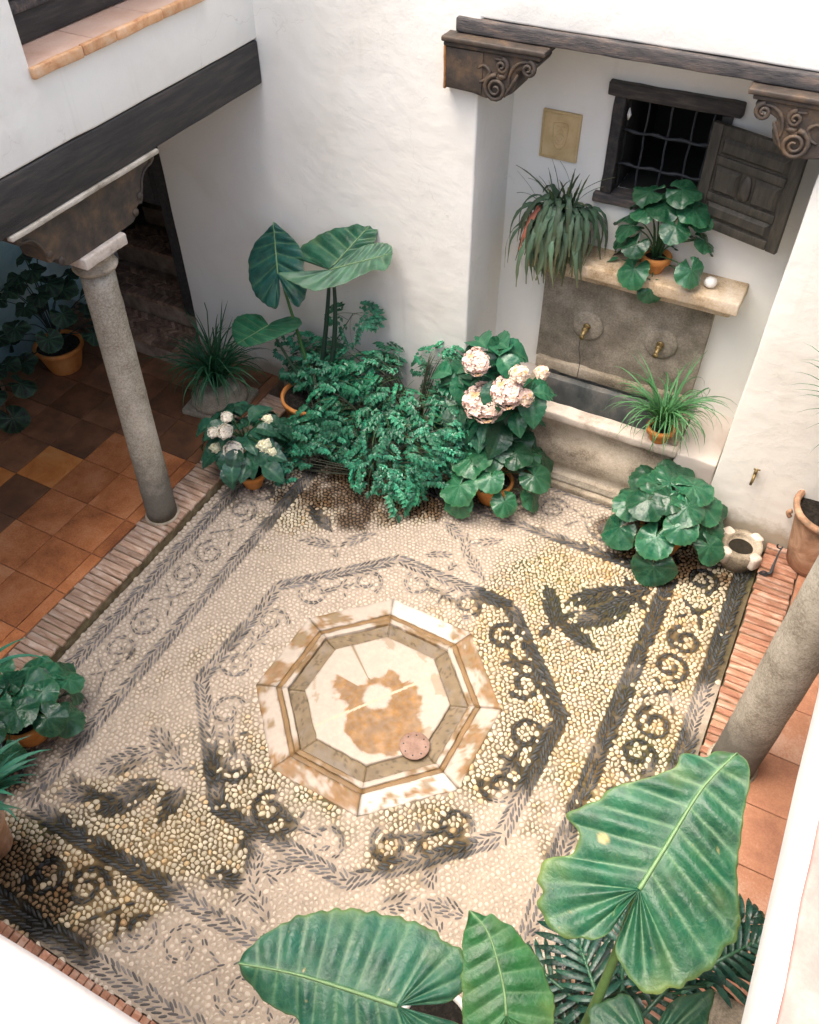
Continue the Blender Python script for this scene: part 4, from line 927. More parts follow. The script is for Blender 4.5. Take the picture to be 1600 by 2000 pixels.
# front with a swelling profile
prof = [(5.24, .0), (5.24, .05), (5.275, .075), (5.30, .10), (5.285, .15), (5.265, .22), (5.27, .30), (5.295, .37), (5.315, .44), (5.318, .52), (5.30, .585), (5.30, .60)]
vs = []; fs = []; NX = 30; xs_ = [-1.79+(1.79-.50)*i/NX for i in range(NX+1)]
full = prof+[(5.40, .60), (5.40, .0)]
for x in xs_:
    for (y, z) in full:
        e = mnoise.noise_vector(Vector((x*5, y*5, z*5)))*.008 if y < 5.39 else Vector((0, 0, 0)); vs.append((x+e.x*.3, y+e.y, z+e.z*.5))
m = len(full)
for i in range(NX):
    for j in range(m-1): fs.append((i*m+j, (i+1)*m+j, (i+1)*m+j+1, i*m+j+1))
fs.append(tuple(range(m))); fs.append(tuple(NX*m+j for j in range(m))[::-1])
M['troughfront'] = mottled('weathered_trough_stone', [(.14, .11, .08), (.42, .36, .28), (.60, .53, .44)], 2.6, .85, .6, 55, (1, 1, 1.3), .2, .008, ndist=.1, speck=.5)
MB().add(vs, fs).build('trough_front', M['troughfront'], WF)
rbox('trough_rim', (-1.80, -.47, 5.275, 5.42, .602, .682), M['marble'], WF, .016, .05, .007, 10)
rbox('plinth', (-1.83, -.44, 5.15, 5.245, -.02, .052), M['limestone'], WF, .014, .06, .006, 10)
rbox('plinth', (-1.80, -.46, 5.19, 5.25, .054, .082), M['panelstone'], WF, .010, .06, .005, 10, 3)
for (px, py) in ((1148, 637), (1291, 672)):
    c = aty(px, py, YP-.012)
    v, f = lathev([(.005, 0), (.112, 0), (.126, .006), (.130, .018), (.128, .030)], 40, amp=.02); MB().add([(c.x+q[0], YP-.022+q[2], c.z+q[1]) for q in v], f).build('round_boss', M['panelstone'], WF)
    sp_ = MB().add(*tubev([(c.x, YP-.02, c.z+.012), (c.x, YP-.07, c.z+.008), (c.x, YP-.11, c.z-.01), (c.x, YP-.135, c.z-.03)], [.020, .020, .017, .016], 12)).build('spout', M['brass'], WF)
    for (yy, r_, zz) in ((YP-.03, .030, .012), (YP-.075, .026, .006), (YP-.132, .021, -.028)):
        v, f = tubev([(c.x, yy, c.z+zz), (c.x, yy-.012, c.z+zz-.003)], r_, 12); o = MB().add(v, f).build('ring', M['brass'], WF)
v, f = tubev([(c.x-.56+q*.004*math.sin(q*3), YP-.14, .98-.03*q) for q in range(0)] or catmull([(aty(1135, 655, YP-.13)), (aty(1131, 680, YP-.12)), (aty(1133, 705, YP-.10)), (aty(1127, 738, YP-.12))], 5), .003, 5); MB().add(v, f).build('hanging_root', M['iron'], WF)
sh_o = rbox('stone_shelf', (-1.97, -.375, 5.585, YN+.01, 1.745, 1.842), M['shelfstone'], None, .016, .06, .006, 9)
tag(sh_o, 'stained pale stone shelf above the wall fountain, under the small window', 'shelf')
rbox('moulding', (-1.97, -.42, 5.645, YN+.0, 1.68, 1.743), M['shelfstone'], sh_o, .016, .06, .006, 9)
k_ = aty(1389, 548, 5.72); v, f = lathev([(.006, 0), (.020, .002), (.040, .018), (.046, .038), (.040, .058), (.022, .072), (.004, .076)], 24, (k_.x, 5.72, 1.842)); tag(MB().add(v, f).build('glazed_ball', M['white_ceramic']), 'small white ball on the right end of the stone shelf', 'ball')
tag(rbox('plaster_block', (-.485, -.165, 5.285, YN+.02, -.05, .66), M['whitep'], None, .02, .07, .008, 5), 'low white plastered block between the trough and the right wall edge', 'block')
tag(rbox('plaster_block', (-2.275, -1.80, 5.285, YN+.02, -.05, .62), M['whitep'], None, .02, .07, .008, 5), 'low white plastered block left of the trough behind the pink hydrangea', 'block')
# brass tap on the right-hand wall
tp = aty(1475, 925, YW-.01); T = empty('brass_tap', 'small old brass tap low on the white wall above the stone mortar', 'tap', (tp.x, YW, tp.z))
MB().add(*tubev([(tp.x, YW, tp.z+.02), (tp.x, YW-.05, tp.z+.02), (tp.x, YW-.08, tp.z+.0), (tp.x-.004, YW-.085, tp.z-.05)], [.013, .012, .011, .010], 10)).build('spout', M['brass'], T)
MB().add(*tubev([(tp.x, YW-.045, tp.z+.02), (tp.x+.003, YW-.047, tp.z+.07)], [.012, .009], 10)).build('valve', M['brass'], T)
MB().add(*tubev([(tp.x-.022, YW-.047, tp.z+.072), (tp.x+.026, YW-.047, tp.z+.076)], .006, 8)).build('handle', M['brass'], T)
# ================================================================== POTS, MORTAR, BASE
def pot(name, label, base, r0, r1, h, mat='terracotta', rim=.022, grp=None, parent=None, cat='pot', soil=True):
    o = empty(name, label, cat, base, grp) if parent is None else parent
    pr = [(r0*.96, 0), (r0, .01), (r0+(r1-r0)*.5, h*.45), (r1*.97, h-.055), (r1*1.0, h-.05), (r1+rim*.5, h-.045), (r1+rim*.6, h-.012), (r1+rim*.3, h), (r1-.012, h), (r1-.02, h-.03)]
    v, f = lathev(pr, 36, amp=.02); link('body', MB().add(v, f[:-1]).mesh('body', M[mat]), o)
    if soil:
        v, f = lathev([(.004, h-.028), (r1*.5, h-.022), (r1-.012, h-.034)], 24, amp=.08); link('soil', MB().add(v, f[:-1]).mesh('soil', M['soil']), o)
    return o
MO = empty('stone_mortar', 'small round stone mortar with four lugs, holding dark water, below the brass tap', 'mortar', (.205, 5.03, 0))
pr = [(.10, 0), (.125, .01), (.150, .08), (.158, .15), (.160, .20), (.150, .215), (.112, .215), (.104, .20), (.09, .17), (.005, .165)]
v, f = lathev(pr, 40, amp=.05); link('bowl', MB().add(v, f[:-1]).mesh('bowl', M['limestone']), MO)
for k in range(4):
    a = PI/4+k*PI/2+.15; v, f = rboxv(-.045, .045, -.05, .05, .10, .222, .03, .03, .006, 12, k); link('lug', MB().add([(.150*math.cos(a)+q[0]*math.cos(a)-q[1]*math.sin(a), .150*math.sin(a)+q[0]*math.sin(a)+q[1]*math.cos(a), q[2]) for q in v], f).mesh('lug', M['marble']), MO)
v, f = lathev([(.004, .172), (.10, .172)], 30); wm = mottled('dark_still_water', [(.01, .009, .006), (.03, .025, .018)], 20, .08, .05, 30); link('water', MB().add(v, f[:-1]).mesh('water', wm), MO)
bp = atz(1593, 1092, FZ+.01)
BP = empty('clay_pot', 'big old clay pot full of black soil on the red bricks by the right edge', 'pot', (bp.x-.035, bp.y-.05, FZ+.01))
pr = [(.165, 0), (.175, .01), (.205, .18), (.24, .42), (.252, .50), (.258, .53), (.282, .545), (.288, .57), (.275, .59), (.252, .59), (.24, .56)]
v, f = lathev(pr, 48, amp=.02); link('body', MB().add(v, f[:-1]).mesh('body', M['oldpot']), BP)
v, f = lathev([(.004, .525), (.1, .53), (.2, .528), (.245, .52)], 36, amp=.1); link('soil', MB().add(v, f[:-1]).mesh('soil', M['soil']), BP)
v, f = tubev(bez((-.265, .0, .44), (-.305, .0, .42), (-.262, .0, .38), 8), .018, 8); link('handle', MB().add(v, f).mesh('handle', M['oldpot']), BP)
# iron scroll standing on the bricks
i0 = atz(1501, 1127, FZ+.015); i1 = atz(1527, 1068, FZ+.17)
SC_ = []
for k in range(13): t = k/12; q = R(200)-t*R(330); SC_.append(Vector(i0)+Vector((-.035+.03*(1-.5*t)*math.cos(q), .0, .02+.03*(1-.5*t)*math.sin(q))))
SC_ = SC_[::-1]; mid = [Vector(i0)*(1-t)+Vector(i1)*t for t in (.12, .35, .6, .85)]; top = [Vector(i1)+Vector((-.02*math.sin(q)-.012, 0, .03*math.cos(q)*.8)) for q in (R(60), R(110), R(170), R(230), R(280))]
pp = catmull(SC_+mid+top[::-1], 3); n_ = len(pp); v, f = tubev(pp, [.006+.007*math.exp(-((i/n_-.62)/.07)**2) for i in range(n_)], 8)
tag(MB().add(v, f).build('iron_scroll', M['iron']), 'twisted black iron scroll standing on the red bricks beside the big clay pot', 'ironwork')
# upside-down column base used as a plant stand
cb = atz(432, 785, FZ+.02)
CB = empty('stone_plinth', 'weathered square stone column base under the grassy plant beside the stair opening', 'plinth', (cb.x, cb.y, FZ))
link('square_foot', MB().add(*rboxv(-.26, .26, -.26, .26, -.005, .06, .02, .06, .008, 8)).mesh('square_foot', M['limestone']), CB)
v, f = lathev([(.24, .055), (.255, .075), (.25, .11), (.225, .125), (.20, .15), (.19, .20), (.17, .22), (.12, .22)], 40, amp=.04); link('torus', MB().add(v, f).mesh('torus', M['limestone']), CB); CB.rotation_euler = (0, 0, R(6))
# stone pedestal at the bottom right
sp0 = atz(1440, 1990, .95)
tag(rbox('stone_pedestal', (.68, 1.02, 1.10, 1.60, .08, .90), M['limestone'], None, .02, .08, .01, 7), 'rough stone pedestal between the big leaves and the white terrace edge, bottom right', 'pedestal')
# ================================================================== PLANTS
GREEN = np.array([.007, .075, .038]); DEEP = np.array([.008, .050, .028]); LIME = np.array([.07, .19, .06]); VEIN = np.array([.07, .19, .10])
def basis(nrm, head):
    n = Vector(nrm).normalized(); h = Vector(head); h = (h-n*h.dot(n))
    if h.length < 1e-4: h = n.orthogonal()
    h.normalize(); s = n.cross(h); return Matrix((h, s, n)).transposed()
def place(name, me, parent, pos, nrm, head, scale):
    o = link(name, me, parent); m = basis(nrm, head).to_4x4()
    sc_ = scale if isinstance(scale, (tuple, list)) else (scale,)*3
    o.rotation_euler = m.to_euler(); o.scale = sc_
    base = Vector((0, 0, 0)); q = parent
    while q: base += q.location; q = q.parent
    o.location = Vector(pos)-base; return o
def round_leaf(seed, teeth=22, fold=.12, base=GREEN, notch=28):
    rs = random.Random(seed); A0 = R(notch*.5); na = 46; nr = 6; vs = []; cs = []; fs = []
    ph = rs.random()*6; lob = [rs.uniform(.88, 1.08) for _ in range(9)]
    for i in range(na+1):
        t = i/na; a = -PI+A0+t*(2*PI-2*A0); l = lob[int(t*7.99)]*(1-(t*7.99) % 1)+lob[int(t*7.99)+1]*((t*7.99) % 1)
        rim = l*(.92+.10*math.cos(a))*(1+.075*abs(math.sin(teeth*t*PI))*rs.uniform(.5, 1.3))
        vein = abs(math.cos(t*PI*9))**12
        for j in range(nr+1):
            q = (j+.35)/(nr+.35); r_ = q*rim
            z = .10*math.sin(q*PI*.55)*(-1)*.8+fold*1.3*q*q*math.sin(2.5*a+ph)+.075*q*q*math.sin(6*a+ph*2)-.035*vein*q+.03*math.sin(q*9+a*3)*q-.14*q**3+.022*rs.uniform(-1, 1)*q
            vs.append((r_*math.cos(a)+.12, r_*math.sin(a), z+.06))
            c = base*(1+.45*rs.uniform(-1, 1)*.25); k = vein*(1-q*.55)*.75; c = c*(1-k)+VEIN*k
            if j == nr: c = c*.75+LIME*.25
            cs.append(tuple(c))
    m = nr+1
    for i in range(na):
        for j in range(nr): fs.append((i*m+j, i*m+j+1, (i+1)*m+j+1, (i+1)*m+j))
    b = len(vs); vs.append((.12-.02, 0, .06)); cs.append(tuple(VEIN*.8))
    for i in range(na): fs.append((b, i*m, (i+1)*m))
    return MB().add(vs, fs, cs)
RL = [round_leaf(s).mesh('round_leaf', M['leaf']) for s in range(5)]
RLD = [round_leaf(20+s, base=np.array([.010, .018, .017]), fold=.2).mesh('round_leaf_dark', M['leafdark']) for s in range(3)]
RLB = [round_leaf(40+s, teeth=30, fold=.10, base=np.array([.012, .085, .038])).mesh('round_leaf_pale', M['leaf']) for s in range(4)]
def stem_obj(name, pts, r0, r1, parent, col=(.05, .13, .05), n=6):
    P = [Vector(p) for p in pts]; k = len(P); v, f = tubev(P, [r0+(r1-r0)*i/(k-1) for i in range(k)], n)
    return MB().add(v, f, tuple(col)).build(name, M['stalk'], parent)
def rosette(name, label, cat, base, top, meshes, n, rad, hgt, size, seed, emin=8, stemcol=(.05, .13, .05), squash=1.0, grp=None, bias=(0, 0), leafname='leaf', tilt=.55, extra=None):
    """clump of stalked leaves springing from base; top = soil level"""
    rs = random.Random(seed); o = empty(name, label, cat, tuple(base), grp); src = Vector((base[0], base[1], top))
    for i in range(n):
        az = i*2.39996+rs.uniform(-.35, .35); t = (i+.5)/n; el = R(emin)+(R(86)-R(emin))*(1-t)**.9
        k = rs.uniform(.82, 1.1); d = Vector((math.cos(az)*math.cos(el)*rad*k, math.sin(az)*math.cos(el)*rad*k*squash, math.sin(el)*hgt*k))
        p = src+d+Vector((bias[0], bias[1], 0))*(.3+.7*math.sin(el)); out = Vector((math.cos(az), math.sin(az), 0))
        nrm = Vector((0, 0, 1))*(1-tilt*(1-math.sin(el)))+out*(tilt*1.15*(1-math.sin(el))+rs.uniform(-.1, .25))+Vector((rs.uniform(-.15, .15), rs.uniform(-.3, .05), 0))
        place(leafname, rs.choice(meshes), o, p, nrm, out*1+Vector((0, 0, -.2)), size*rs.uniform(.78, 1.18))
        st = src+out*.04*rs.random(); stem_obj('stalk', bez(st, st+Vector((0, 0, 1))*(p.z-st.z)*.75+out*.02, p, 5), .006, .0045, o, stemcol, 5)
    return o
# --- large leopard plant by the mortar
pb = Vector((-.36, 4.93, 0)); pot('terracotta_pot', 'terracotta pot under the big leopard plant left of the stone mortar', tuple(pb), .13, .185, .24)
rosette('leopard_plant', 'large round-leaved leopard plant in a terracotta pot between the trough and the stone mortar', 'plant', pb+Vector((0, 0, .2)), .22, RL, 24, .40, .42, .155, 3, emin=-6, bias=(-.02, .0))
pb = Vector((-1.78, 4.80, 0)); pot('terracotta_pot', 'terracotta pot under the leopard plant below the pink hydrangea', tuple(pb), .11, .165, .22)
rosette('leopard_plant', 'round-leaved leopard plant in a terracotta pot below the pink hydrangea', 'plant', pb+Vector((0, 0, .2)), .20, RLB, 22, .38, .40, .150, 5, emin=-5, bias=(.0, .04))
# --- plant on the shelf
ps = aty(1280, 510, 5.76); pb = Vector((ps.x, 5.76, 1.842)); pot('terracotta_pot', 'small orange pot on the stone shelf', tuple(pb), .065, .10, .13)
rosette('pennywort_plant', 'potted plant with round glossy leaves on the stone shelf in front of the barred window', 'plant', pb+Vector((0, 0, .11)), 1.95, RLB, 24, .34, .50, .118, 8, emin=-22, squash=.55, bias=(.03, -.05))
# --- dark plants in the left gallery
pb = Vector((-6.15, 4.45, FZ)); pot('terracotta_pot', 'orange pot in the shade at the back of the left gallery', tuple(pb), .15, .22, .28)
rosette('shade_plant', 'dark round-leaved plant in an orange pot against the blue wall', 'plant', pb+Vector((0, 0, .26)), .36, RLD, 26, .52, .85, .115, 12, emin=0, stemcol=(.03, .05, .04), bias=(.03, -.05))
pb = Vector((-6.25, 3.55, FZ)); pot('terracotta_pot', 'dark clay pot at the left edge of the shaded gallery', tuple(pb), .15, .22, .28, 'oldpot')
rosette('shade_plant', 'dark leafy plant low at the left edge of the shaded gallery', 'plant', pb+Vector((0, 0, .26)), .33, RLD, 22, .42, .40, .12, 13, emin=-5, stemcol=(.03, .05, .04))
# --- left edge clump by the pebbles
pb = atz(35, 1440, FZ); pb = Vector((-3.62, 1.38, 0)); pot('terracotta_pot', 'terracotta pot with an orange rim on the kerb at the left edge', tuple(pb), .12, .17, .24)
rosette('leopard_plant', 'round-leaved plant in a terracotta pot at the left edge beside the brick kerb', 'plant', pb+Vector((0, 0, .22)), .24, RL, 26, .34, .26, .115, 15, emin=-12)
# --- strap leaves
def blade(seed, droop, w=.018, col=GREEN, tipcol=None, n=11):
    rs = random.Random(seed); vs = []; cs = []; fs = []; x = z = 0; a = R(rs.uniform(62, 80)); sw = rs.uniform(-.15, .15)
    for i in range(n+1):
        t = i/n; ww = w*(1-t**2.2)*(.45+.55*min(1, t*5))+.0006; y = sw*t*t*.4
        c = col*(1+.3*rs.uniform(-1, 1)*.4); c2 = c*.6+LIME*.4
        vs += [(x, y-ww, z+ww*.55), (x, y, z), (x, y+ww, z+ww*.55)]; cs += [tuple(c), tuple(c2), tuple(c)]
        x += math.cos(a)/n; z += math.sin(a)/n; a -= droop/n*(.35+1.5*t)
    for i in range(n): fs += [(3*i, 3*i+3, 3*i+4, 3*i+1), (3*i+1, 3*i+4, 3*i+5, 3*i+2)]
    return MB().add(vs, fs, cs)
BL = [blade(s, R(d)).mesh('strap_leaf', M['blade']) for s, d in enumerate((60, 95, 125, 150, 170, 190))]
BLL = [blade(30+s, R(d), .016, np.array([.055, .17, .065])).mesh('strap_leaf_pale', M['blade']) for s, d in enumerate((80, 115, 140, 165, 185, 205))]
BLT = [blade(60+s, R(d), .030, np.array([.02, .15, .12])).mesh('strap_leaf_wide', M['blade']) for s, d in enumerate((40, 70, 95, 120))]
def tuft(name, label, base, meshes, n, L, seed, az0=0, azr=2*PI, cat='plant', wide=1.0, up=0.0, lift=(0, 0, 0)):
    rs = random.Random(seed); o = empty(name, label, cat, tuple(base))
    for i in range(n):
        az = az0+azr*((i*.618034) % 1)+rs.uniform(-.1, .1); k = L*rs.uniform(.6, 1.15); k2 = rs.random()
        ob = link('blade', meshes[int((k2**(1+up))*len(meshes)) % len(meshes)], o, (rs.uniform(-.03, .03), rs.uniform(-.03, .03), 0))
        ob.rotation_euler = (rs.uniform(-.25, .25), rs.uniform(-.3, .18), az); ob.scale = (k, k*wide, k)
    return o
tuft('grassy_plant', 'dark green arching grassy plant standing on the stone column base', (CB.location.x, CB.location.y, FZ+.20), BL, 190, .72, 21, wide=.8)
for k, (dx, dz) in enumerate(((.03, .78), (-.01, .62))): pass
stem_obj('runner', [(cb.x, cb.y, FZ+.3), (cb.x+.02, cb.y, FZ+.75), (cb.x+.06, cb.y, FZ+1.02), (cb.x+.05, cb.y, FZ+1.10)], .006, .004, bpy.data.objects['grassy_plant'])
pr_ = aty(1287, 850, 5.35); tb = Vector((pr_.x, 5.36, .682)); pot('terracotta_pot', 'small terracotta pot on the rim of the trough', tuple(tb), .07, .10, .13)
tuft('spider_plant', 'light green spider plant in a small pot on the rim of the trough', tb+Vector((0, 0, .12)), BLL, 150, .62, 23, wide=.8)
tuft('strap_leaf_plant', 'bluish green strap-leaved plant reaching in from the lower left edge', (-3.20, .74, .42), BLT, 46, .62, 25, R(-70), R(150), wide=1.5)
pot('terracotta_pot', 'clay pot of the strap-leaved plant at the lower left edge', (-3.26, .70, 0), .10, .14, .34, 'oldpot')
tuft('strap_leaf_plant', 'long bluish green leaves lying over the round-leaved plant at the left edge', (-3.80, 1.20, .44), BLT, 20, .66, 26, R(-60), R(120), wide=1.4)
pot('terracotta_pot', 'clay pot at the left edge behind the round-leaved plant', (-3.98, 1.12, FZ), .11, .15, .30, 'oldpot')
# palm at the right edge
pp_ = Vector((.60, 4.82, 0)); PZ = 1.50
tuft('potted_palm', 'tips of a green palm frond at the right edge of the white wall', (pp_.x, pp_.y, PZ), BL[:3], 80, .80, 27, R(70), R(220), wide=.55)
stem_obj('trunk', [(1.25, 4.6, FZ+.3), (1.1, 4.7, .9), (pp_.x, pp_.y, PZ+.01)], .03, .02, bpy.data.objects['potted_palm'], (.1, .07, .04))
pot('terracotta_pot', 'clay pot of the palm at the right edge', (1.25, 4.6, FZ), .15, .2, .35, 'oldpot')
# --- hanging cactus on the shelf's left end
def strap(seed, droop, up):
    rs = random.Random(seed); vs = []; cs = []; fs = []; n = 14; x = z = 0; a = R(up); sw = rs.uniform(-.5, .5)
    red = seed == 3; col = np.array([.045, .085, .055])*rs.uniform(.6, 1.5)
    for i in range(n+1):
        t = i/n; ww = .034*(.45+.55*abs(math.sin(t*n*1.2)))*(1-t**4*.8); y = sw*t*t*.25
        c = np.array([.40, .12, .08]) if red and t > .2 else (col*(1-t**3*.4)+np.array([.22, .14, .06])*t**5*.5)
        vs += [(x, y-ww, z+.006), (x, y, z), (x, y+ww, z+.006)]; cs += [tuple(c*.9), tuple(c*1.5), tuple(c*.9)]
        x += math.cos(a)/n; z += math.sin(a)/n; a -= R(droop)/n*(.4+1.2*t); a = max(a, R(-94))
    for i in range(n): fs += [(3*i, 3*i+3, 3*i+4, 3*i+1), (3*i+1, 3*i+4, 3*i+5, 3*i+2)]
    return MB().add(vs, fs, cs).mesh('cactus_strap', M['leafdark'])
CS = [strap(s, d, u) for s, (d, u) in enumerate(((230, 55), (210, 40), (190, 30), (240, 60), (220, 50), (170, 20), (200, 45), (260, 65)))]; CU = [strap(40+s, d, 75) for s, d in enumerate((20, 45, 60))]
hc = aty(1096, 415, 5.70); HC = empty('hanging_cactus', 'bushy hanging orchid cactus with drooping strap stems on the left end of the stone shelf', 'plant', (hc.x, 5.72, 1.93)); rs = random.Random(5)
pot('terracotta_pot', 'clay pot hidden under the hanging orchid cactus on the stone shelf', (hc.x, 5.73, 1.842), .08, .12, .15, 'oldpot')
for i in range(240):
    az = R(-90)+rs.gauss(0, 1.0); o = link('hanging_stem', CS[3] if i in (40, 90) else rs.choice(CS[:3]+CS[4:]), HC, (rs.uniform(-.10, .10), rs.uniform(-.06, .05), rs.uniform(0, .22))); k = rs.uniform(.4, 1.0)
    o.rotation_euler = (rs.uniform(-.2, .2), 0, az); k *= .80; o.scale = (k*.62, k*1.1, k*1.1)
for i in range(30):
    o = link('upright_stem', rs.choice(CU), HC, (rs.uniform(-.08, .08), rs.uniform(-.05, .05), .12)); k = rs.uniform(.30, .62); o.rotation_euler = (rs.uniform(-.2, .2), rs.uniform(-.3, .3), rs.uniform(-PI, 0)); o.scale = (k, k*.8, k)
# --- hydrangeas
def ovate(seed, col=GREEN):
    rs = random.Random(seed); vs = []; cs = []; fs = []; n = 14; m = 4
    for i in range(n+1):
        t = i/n; w_ = .36*math.sin(PI*t**.8)**.9+.002; zz = .10*math.sin(t*PI)-.22*t*t
        for j in range(-m, m+1):
            q = j/m; ser = 1+.06*(i % 2); y = q*w_*ser; vein = (abs(q) < .01)*1.0+(.35 if (i % 3 == 0) else 0)
            vs.append((t+.06*abs(q)*0, y, zz+.30*abs(y)-.01*vein+.015*math.sin(i*2.1)*abs(q))); c = col*rs.uniform(.88, 1.12); cs.append(tuple(c*(1-min(vein, 1)*.6)+VEIN*min(vein, 1)*.6*.8))
    k = 2*m+1
    for i in range(n):
        for j in range(2*m): fs.append((i*k+j, (i+1)*k+j, (i+1)*k+j+1, i*k+j+1))
    return MB().add(vs, fs, cs).mesh('ovate_leaf', M['leaf'])
OV = [ovate(s) for s in range(4)]; OVD = [ovate(10+s, np.array([.012, .07, .045])) for s in range(3)]
def head(seed, c0, c1, n=150):
    rs = random.Random(seed); vs = []; cs = []; fs = []; off = Vector((seed*3.1, seed*1.7, 0))
    blob = lambda d: .82+.34*mnoise.noise(d*1.9+off)+.10*mnoise.noise(d*5+off)
    for i in range(n):
        z = 1-(i+.5)/n*1.5; a = i*2.39996; r_ = math.sqrt(max(0, 1-z*z)); d = Vector((r_*math.cos(a), r_*math.sin(a), z)); d = (d+Vector([rs.uniform(-.16, .16) for _ in range(3)])).normalized()
        k = blob(d)*rs.uniform(.90, 1.10); B = basis(d+Vector([rs.uniform(-.45, .45) for _ in range(3)]), Vector([rs.uniform(-1, 1) for _ in range(3)])); cc = np.clip((np.array(c0)+(np.array(c1)-np.array(c0))*rs.random())*rs.uniform(.80, 1.06), 0, .9)
        if rs.random() < .05: cc = cc*np.array([.75, .62, .40])
        L = rs.uniform(.20, .31)
        for p in range(4):
            q = p*PI/2+rs.uniform(-.15, .15); b = len(vs); up = rs.uniform(.0, .07)
            loc = [(0, 0, 0), (L*.62*math.cos(q-.72), L*.62*math.sin(q-.72), .02+up), (L*math.cos(q), L*math.sin(q), up*.4-.02), (L*.62*math.cos(q+.72), L*.62*math.sin(q+.72), .02+up)]
            for l in loc: vs.append(tuple(d*k+B @ Vector(l)))
            cs += [tuple(cc*np.array([.86, .88, .66]))]+[tuple(cc)]*3; fs.append((b, b+1, b+2, b+3))
    b = len(vs); nn = 12
    for i in range(nn+1):
        for j in range(nn):
            th_ = PI*i/nn; d = Vector((math.sin(th_)*math.cos(2*PI*j/nn), math.sin(th_)*math.sin(2*PI*j/nn), math.cos(th_))); vs.append(tuple(d*blob(d)*.80)); cs.append(tuple(np.array(c1)*np.array([.88, .88, .74])))
    for i in range(nn):
        for j in range(nn): fs.append((b+i*nn+j, b+(i+1)*nn+j, b+(i+1)*nn+(j+1) % nn, b+i*nn+(j+1) % nn))
    return MB().add(vs, fs, cs).mesh('flower_head', M['petal'], False)
HW = [head(1, (.88, .85, .76), (.88, .78, .72)), head(2, (.80, .80, .58), (.88, .84, .70))]
HP = [head(3, (.86, .56, .52), (.90, .74, .68)), head(4, (.88, .74, .60), (.88, .64, .60))]
def hydrangea(name, label, base, top, leaves, nleaf, rad, hgt, size, heads, seed, plane, emin=0, tufts=()):
    rs = random.Random(seed); o = empty(name, label, 'plant', tuple(base)); src = Vector((base[0], base[1], top))
    for i in range(nleaf):
        az = i*2.39996+rs.uniform(-.3, .3); t = (i+.5)/nleaf; el = R(emin)+(R(80)-R(emin))*(1-t); k = rs.uniform(.55, 1.05)
        out = Vector((math.cos(az), math.sin(az), 0)); p = src+Vector((out.x*math.cos(el)*rad*k*.8, out.y*math.cos(el)*rad*k*.8, math.sin(el)*hgt*k))
        nrm = Vector((0, 0, 1))+out*rs.uniform(.1, .9)*math.cos(el)+Vector((rs.uniform(-.2, .2), rs.uniform(-.35, .1), 0)); place('leaf', rs.choice(leaves), o, p, nrm, out+Vector((rs.uniform(-.4, .4), rs.uniform(-.4, .4), 0)), size*rs.uniform(.7, 1.15))
        if i % 3 == 0: stem_obj('stem', [src+out*.03, src+(p-src)*.5+Vector((0, 0, .03)), p], .006, .004, o)
    for (px, py, n_) in tufts:
        for i in range(n_):
            az = i*2.4+rs.random(); out = Vector((math.cos(az), math.sin(az), .25)); c = aty(px+rs.uniform(-14, 14), py+rs.uniform(-10, 10), plane-rs.uniform(-.05, .10)); place('leaf', rs.choice(leaves), o, c, Vector((0, 0, 1))+Vector((out.x*.5, out.y*.5-.3, 0)), out, size*rs.uniform(.7, 1.1))
        stem_obj('stem', bez(src, src+Vector((0, 0, .2)), c-Vector((0, 0, .02)), 5), .006, .004, o)
    for (px, py, pr, me_) in heads:
        c = aty(px, py, plane-rs.uniform(.14, .20)); vdir = (Vector(CP)-c).normalized(); hd = place('flower_head', me_, o, c, (vdir+Vector((0, 0, .6))).normalized(), (1, 0, 0), pr*.0041*rs.uniform(.95, 1.05)); hd.scale = (hd.scale[0]*rs.uniform(.95, 1.2), hd.scale[1]*rs.uniform(.9, 1.1), hd.scale[2]*.75)
        stem_obj('flower_stem', bez(src, src+Vector((0, 0, .2)), c-vdir*.03, 4), .006, .005, o)
    return o
pb = Vector((-3.66, 4.02, 0)); pot('terracotta_pot', 'small orange terracotta pot under the white hydrangea', tuple(pb), .08, .115, .16)
hydrangea('white_hydrangea', 'dark-leaved hydrangea with cream white flower heads at the end of the left kerb', pb+Vector((-.10, .10, .16)), .30, OVD, 62, .40, .30, .21,
          [(443, 815, 12, HW[0]), (440, 843, 15, HW[0]), (456, 880, 19, HW[0]), (417, 845, 11, HW[0]), (421, 874, 11, HW[1]), (517, 870, 13, HW[1]), (523, 818, 9, HW[1]), (531, 882, 9, HW[1])], 31, 4.05, 6)
pb = Vector((-1.98, 5.05, 0)); pot('terracotta_pot', 'terracotta pot behind the leopard plant, under the pink hydrangea', tuple(pb), .12, .17, .30)
hydrangea('pink_hydrangea', 'hydrangea with large pale pink flower heads at the left end of the trough', pb+Vector((0, 0, .28)), .38, OV, 60, .45, .58, .27,
          [(931, 707, 24, HP[0]), (1014, 730, 18, HP[1]), (992, 764, 30, HP[0]), (946, 787, 33, HP[0]), (1022, 775, 20, HP[1]), (1058, 727, 13, HP[1])], 33, 4.92, -5, [(945, 685, 6), (985, 690, 5), (1045, 765, 5), (890, 740, 6), (965, 735, 5), (1000, 800, 5), (900, 790, 5), (960, 830, 4), (920, 745, 4)])
